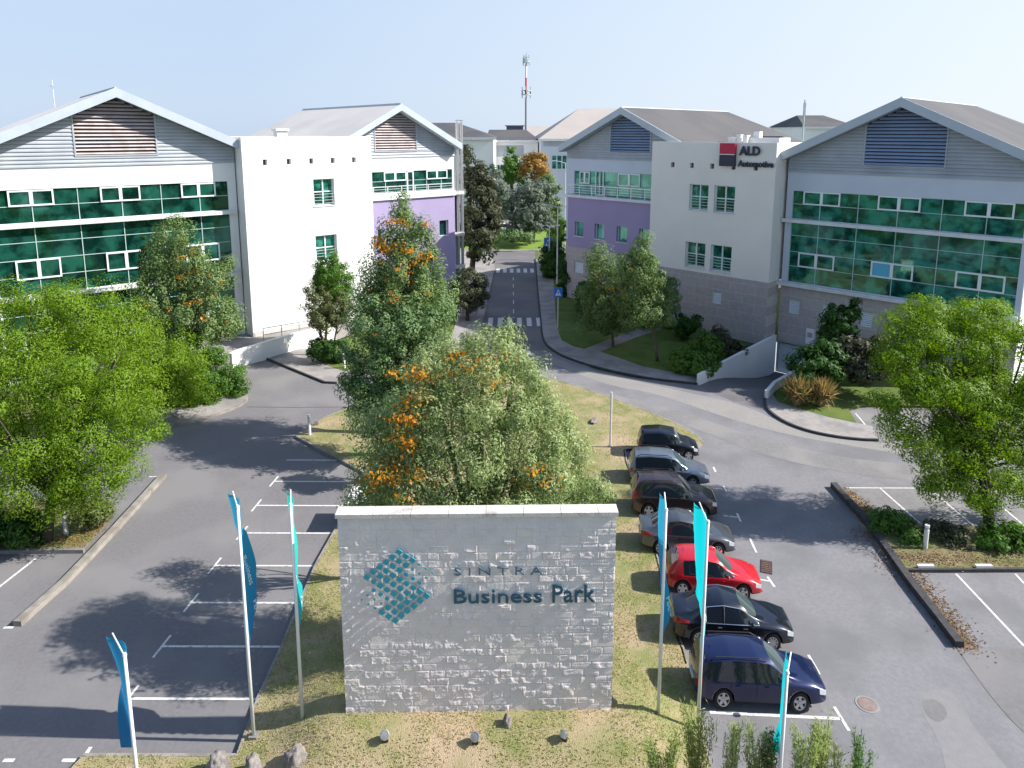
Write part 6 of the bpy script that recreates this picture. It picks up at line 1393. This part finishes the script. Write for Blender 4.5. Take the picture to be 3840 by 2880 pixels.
for i_, (u, v, n, wd, Y, lf, lb) in enumerate((
    (1432, 1572, 9, .42, 18.0, 'sprig', 'leftmost pale green young shrub at the bottom edge'),
    (1512, 1530, 10, .40, 18.3, 'sprig', 'tallest young shrub at the bottom edge, over the foot of the cyan flagpole'),
    (1583, 1560, 5, .28, 18.2, 'sprig', 'slim young shrub just right of the tallest one at the bottom edge'),
    (1640, 1578, 7, .34, 18.2, 'sprig', 'young shrub with loose top between the slim one and the dark one'),
    (1668, 1595, 5, .18, 18.0, 'olive', 'dark greyish young shrub left of the rightmost cyan flag'),
    (1745, 1572, 8, .36, 18.1, 'sprig', 'young shrub just right of the rightmost flagpole'),
    (1785, 1555, 7, .26, 18.3, 'sprig', 'upright young shrub second group right of the rightmost flagpole'),
    (1823, 1600, 3, .10, 18.2, 'sprig', 'single thin shoot near the right end of the young shrubs'),
    (1865, 1592, 5, .22, 18.1, 'mid', 'rightmost fresh green young shrub at the bottom edge'))):
    sprigs(lb, u, v, n, wd, 0, Y, lf)

# ------------------------------------------------------------------ grass blades on the near lawns
def blades(name, poly, n, hf, mat_, h, seed, keep=None):
    rs = np.random.RandomState(seed); P = np.array(poly); mn, mx = P.min(0), P.max(0); out = []
    x1, y1 = P[:, 0], P[:, 1]; x2, y2 = np.roll(x1, -1), np.roll(y1, -1)
    q = mn + rs.rand(n * 2, 2) * (mx - mn); ins = np.zeros(len(q), bool)
    for a, c, d, e in zip(x1, y1, x2, y2):
        cond = ((c > q[:, 1]) != (e > q[:, 1])); xx = (d - a) * (q[:, 1] - c) / (e - c + 1e-12) + a; ins ^= cond & (q[:, 0] < xx)
    q = q[ins]
    if keep is not None: q = q[keep(q, rs)]
    z = np.array([hf(x, y) for x, y in q]); pos = np.stack([q[:, 0], q[:, 1], z + h * .35], 1); m = len(pos)
    d = np.stack([rs.randn(m) * .45, rs.randn(m) * .45, np.ones(m)], 1)
    v, f = leaf_cards(pos, rs.randn(m, 3) + np.array([0, -.6, .5]), d, h, .30, rs); o = np_mesh(name, v, f, LM[mat_]); o['kind'] = 'stuff'; return o
def near(q, rs):
    cl = np.sin(q[:, 0] * 1.9 + 1.3 * np.sin(q[:, 1] * 1.1)) + np.sin(q[:, 1] * 2.3 + q[:, 0]) + rs.randn(len(q)) * .7
    return (rs.rand(len(q)) < np.clip(26.0 / q[:, 1], .15, 1.0) ** 2) & (cl > -.9)
blades('grass', island, 150000, mound, 'blades', .085, 5, near)

# trees all round the plot, outside the frame: seen only as reflections in the glass
def woods():
    rs = np.random.RandomState(77); P = []
    for cx_, cy_, n in [(x, -42 + 6 * math.sin(x), 1) for x in range(-110, 111, 9)] + [(-78 + 3 * math.sin(y), y, 1) for y in range(-30, 40, 9)] + [(84 + 3 * math.sin(y), y, 1) for y in range(-30, 34, 9)]:
        h = 11 + 6 * rs.rand(); c = np.array([cx_, cy_, h * .55]); e = rs.randn(420, 3); e /= np.linalg.norm(e, axis=1, keepdims=True); P.append(c + e * np.array([5.5, 5.5, h * .5]) * (.6 + .45 * rs.rand(420, 1)))
    P = np.concatenate(P); v, f = leaf_cards(P, rs.randn(len(P), 3) + np.array([0, 0, .6]), rs.randn(len(P), 3), 1.5, .8, rs); o = np_mesh('woods', v, f, LM['mid']); o['kind'] = 'stuff'
woods()

# tar seam across the left drive, fallen leaves by the right kerb and on the grass
b = MB(); strip(b, [g(533, 879), g(640, 880), g(748, 879)], .07, .0, .0065); o = b.build('tar_seam', M['kerb_dark']); o['kind'] = 'structure'
b = MB(); strip(b, smooth_line([g(2030, 1345), g(2120, 1478), g(2200, 1575), g(2290, 1640)], 1), .05, .0, .0125); o = b.build('tar_seam', M['asphalt_road']); o['kind'] = 'structure'
def scatter(name, poly, n, z, mat_, size, seed):
    rs = np.random.RandomState(seed); P = np.array(poly); a = rs.rand(n, 1); k = rs.randint(0, len(P) - 1, n); q = P[k] * (1 - a) + P[k + 1] * a + rs.randn(n, 2) * .35
    pos = np.concatenate([q, np.full((n, 1), z)], 1); v, f = leaf_cards(pos, rs.randn(n, 3) * .35 + np.array([0, 0, 1]), rs.randn(n, 3), size, .7, rs); o = np_mesh(name, v, f, LM[mat_]); o['kind'] = 'stuff'
scatter('fallen_leaves', [g(1825, 1060), g(1900, 1130), g(1960, 1230), g(2030, 1320), g(2095, 1398)], 3600, .035, 'brown', .085, 4)
scatter('fallen_leaves', [g(1985, 1220), g(1925, 1235), g(1880, 1160), g(1850, 1150)], 600, .03, 'brown', .08, 5)
scatter('fallen_leaves', [g(1920, 1210), g(2050, 1215), g(2212, 1215)], 1100, .17, 'brown', .085, 6)
scatter('fallen_leaves', [g(60, 1180), g(180, 1170), g(215, 1130)], 900, .17, 'straw', .09, 8)
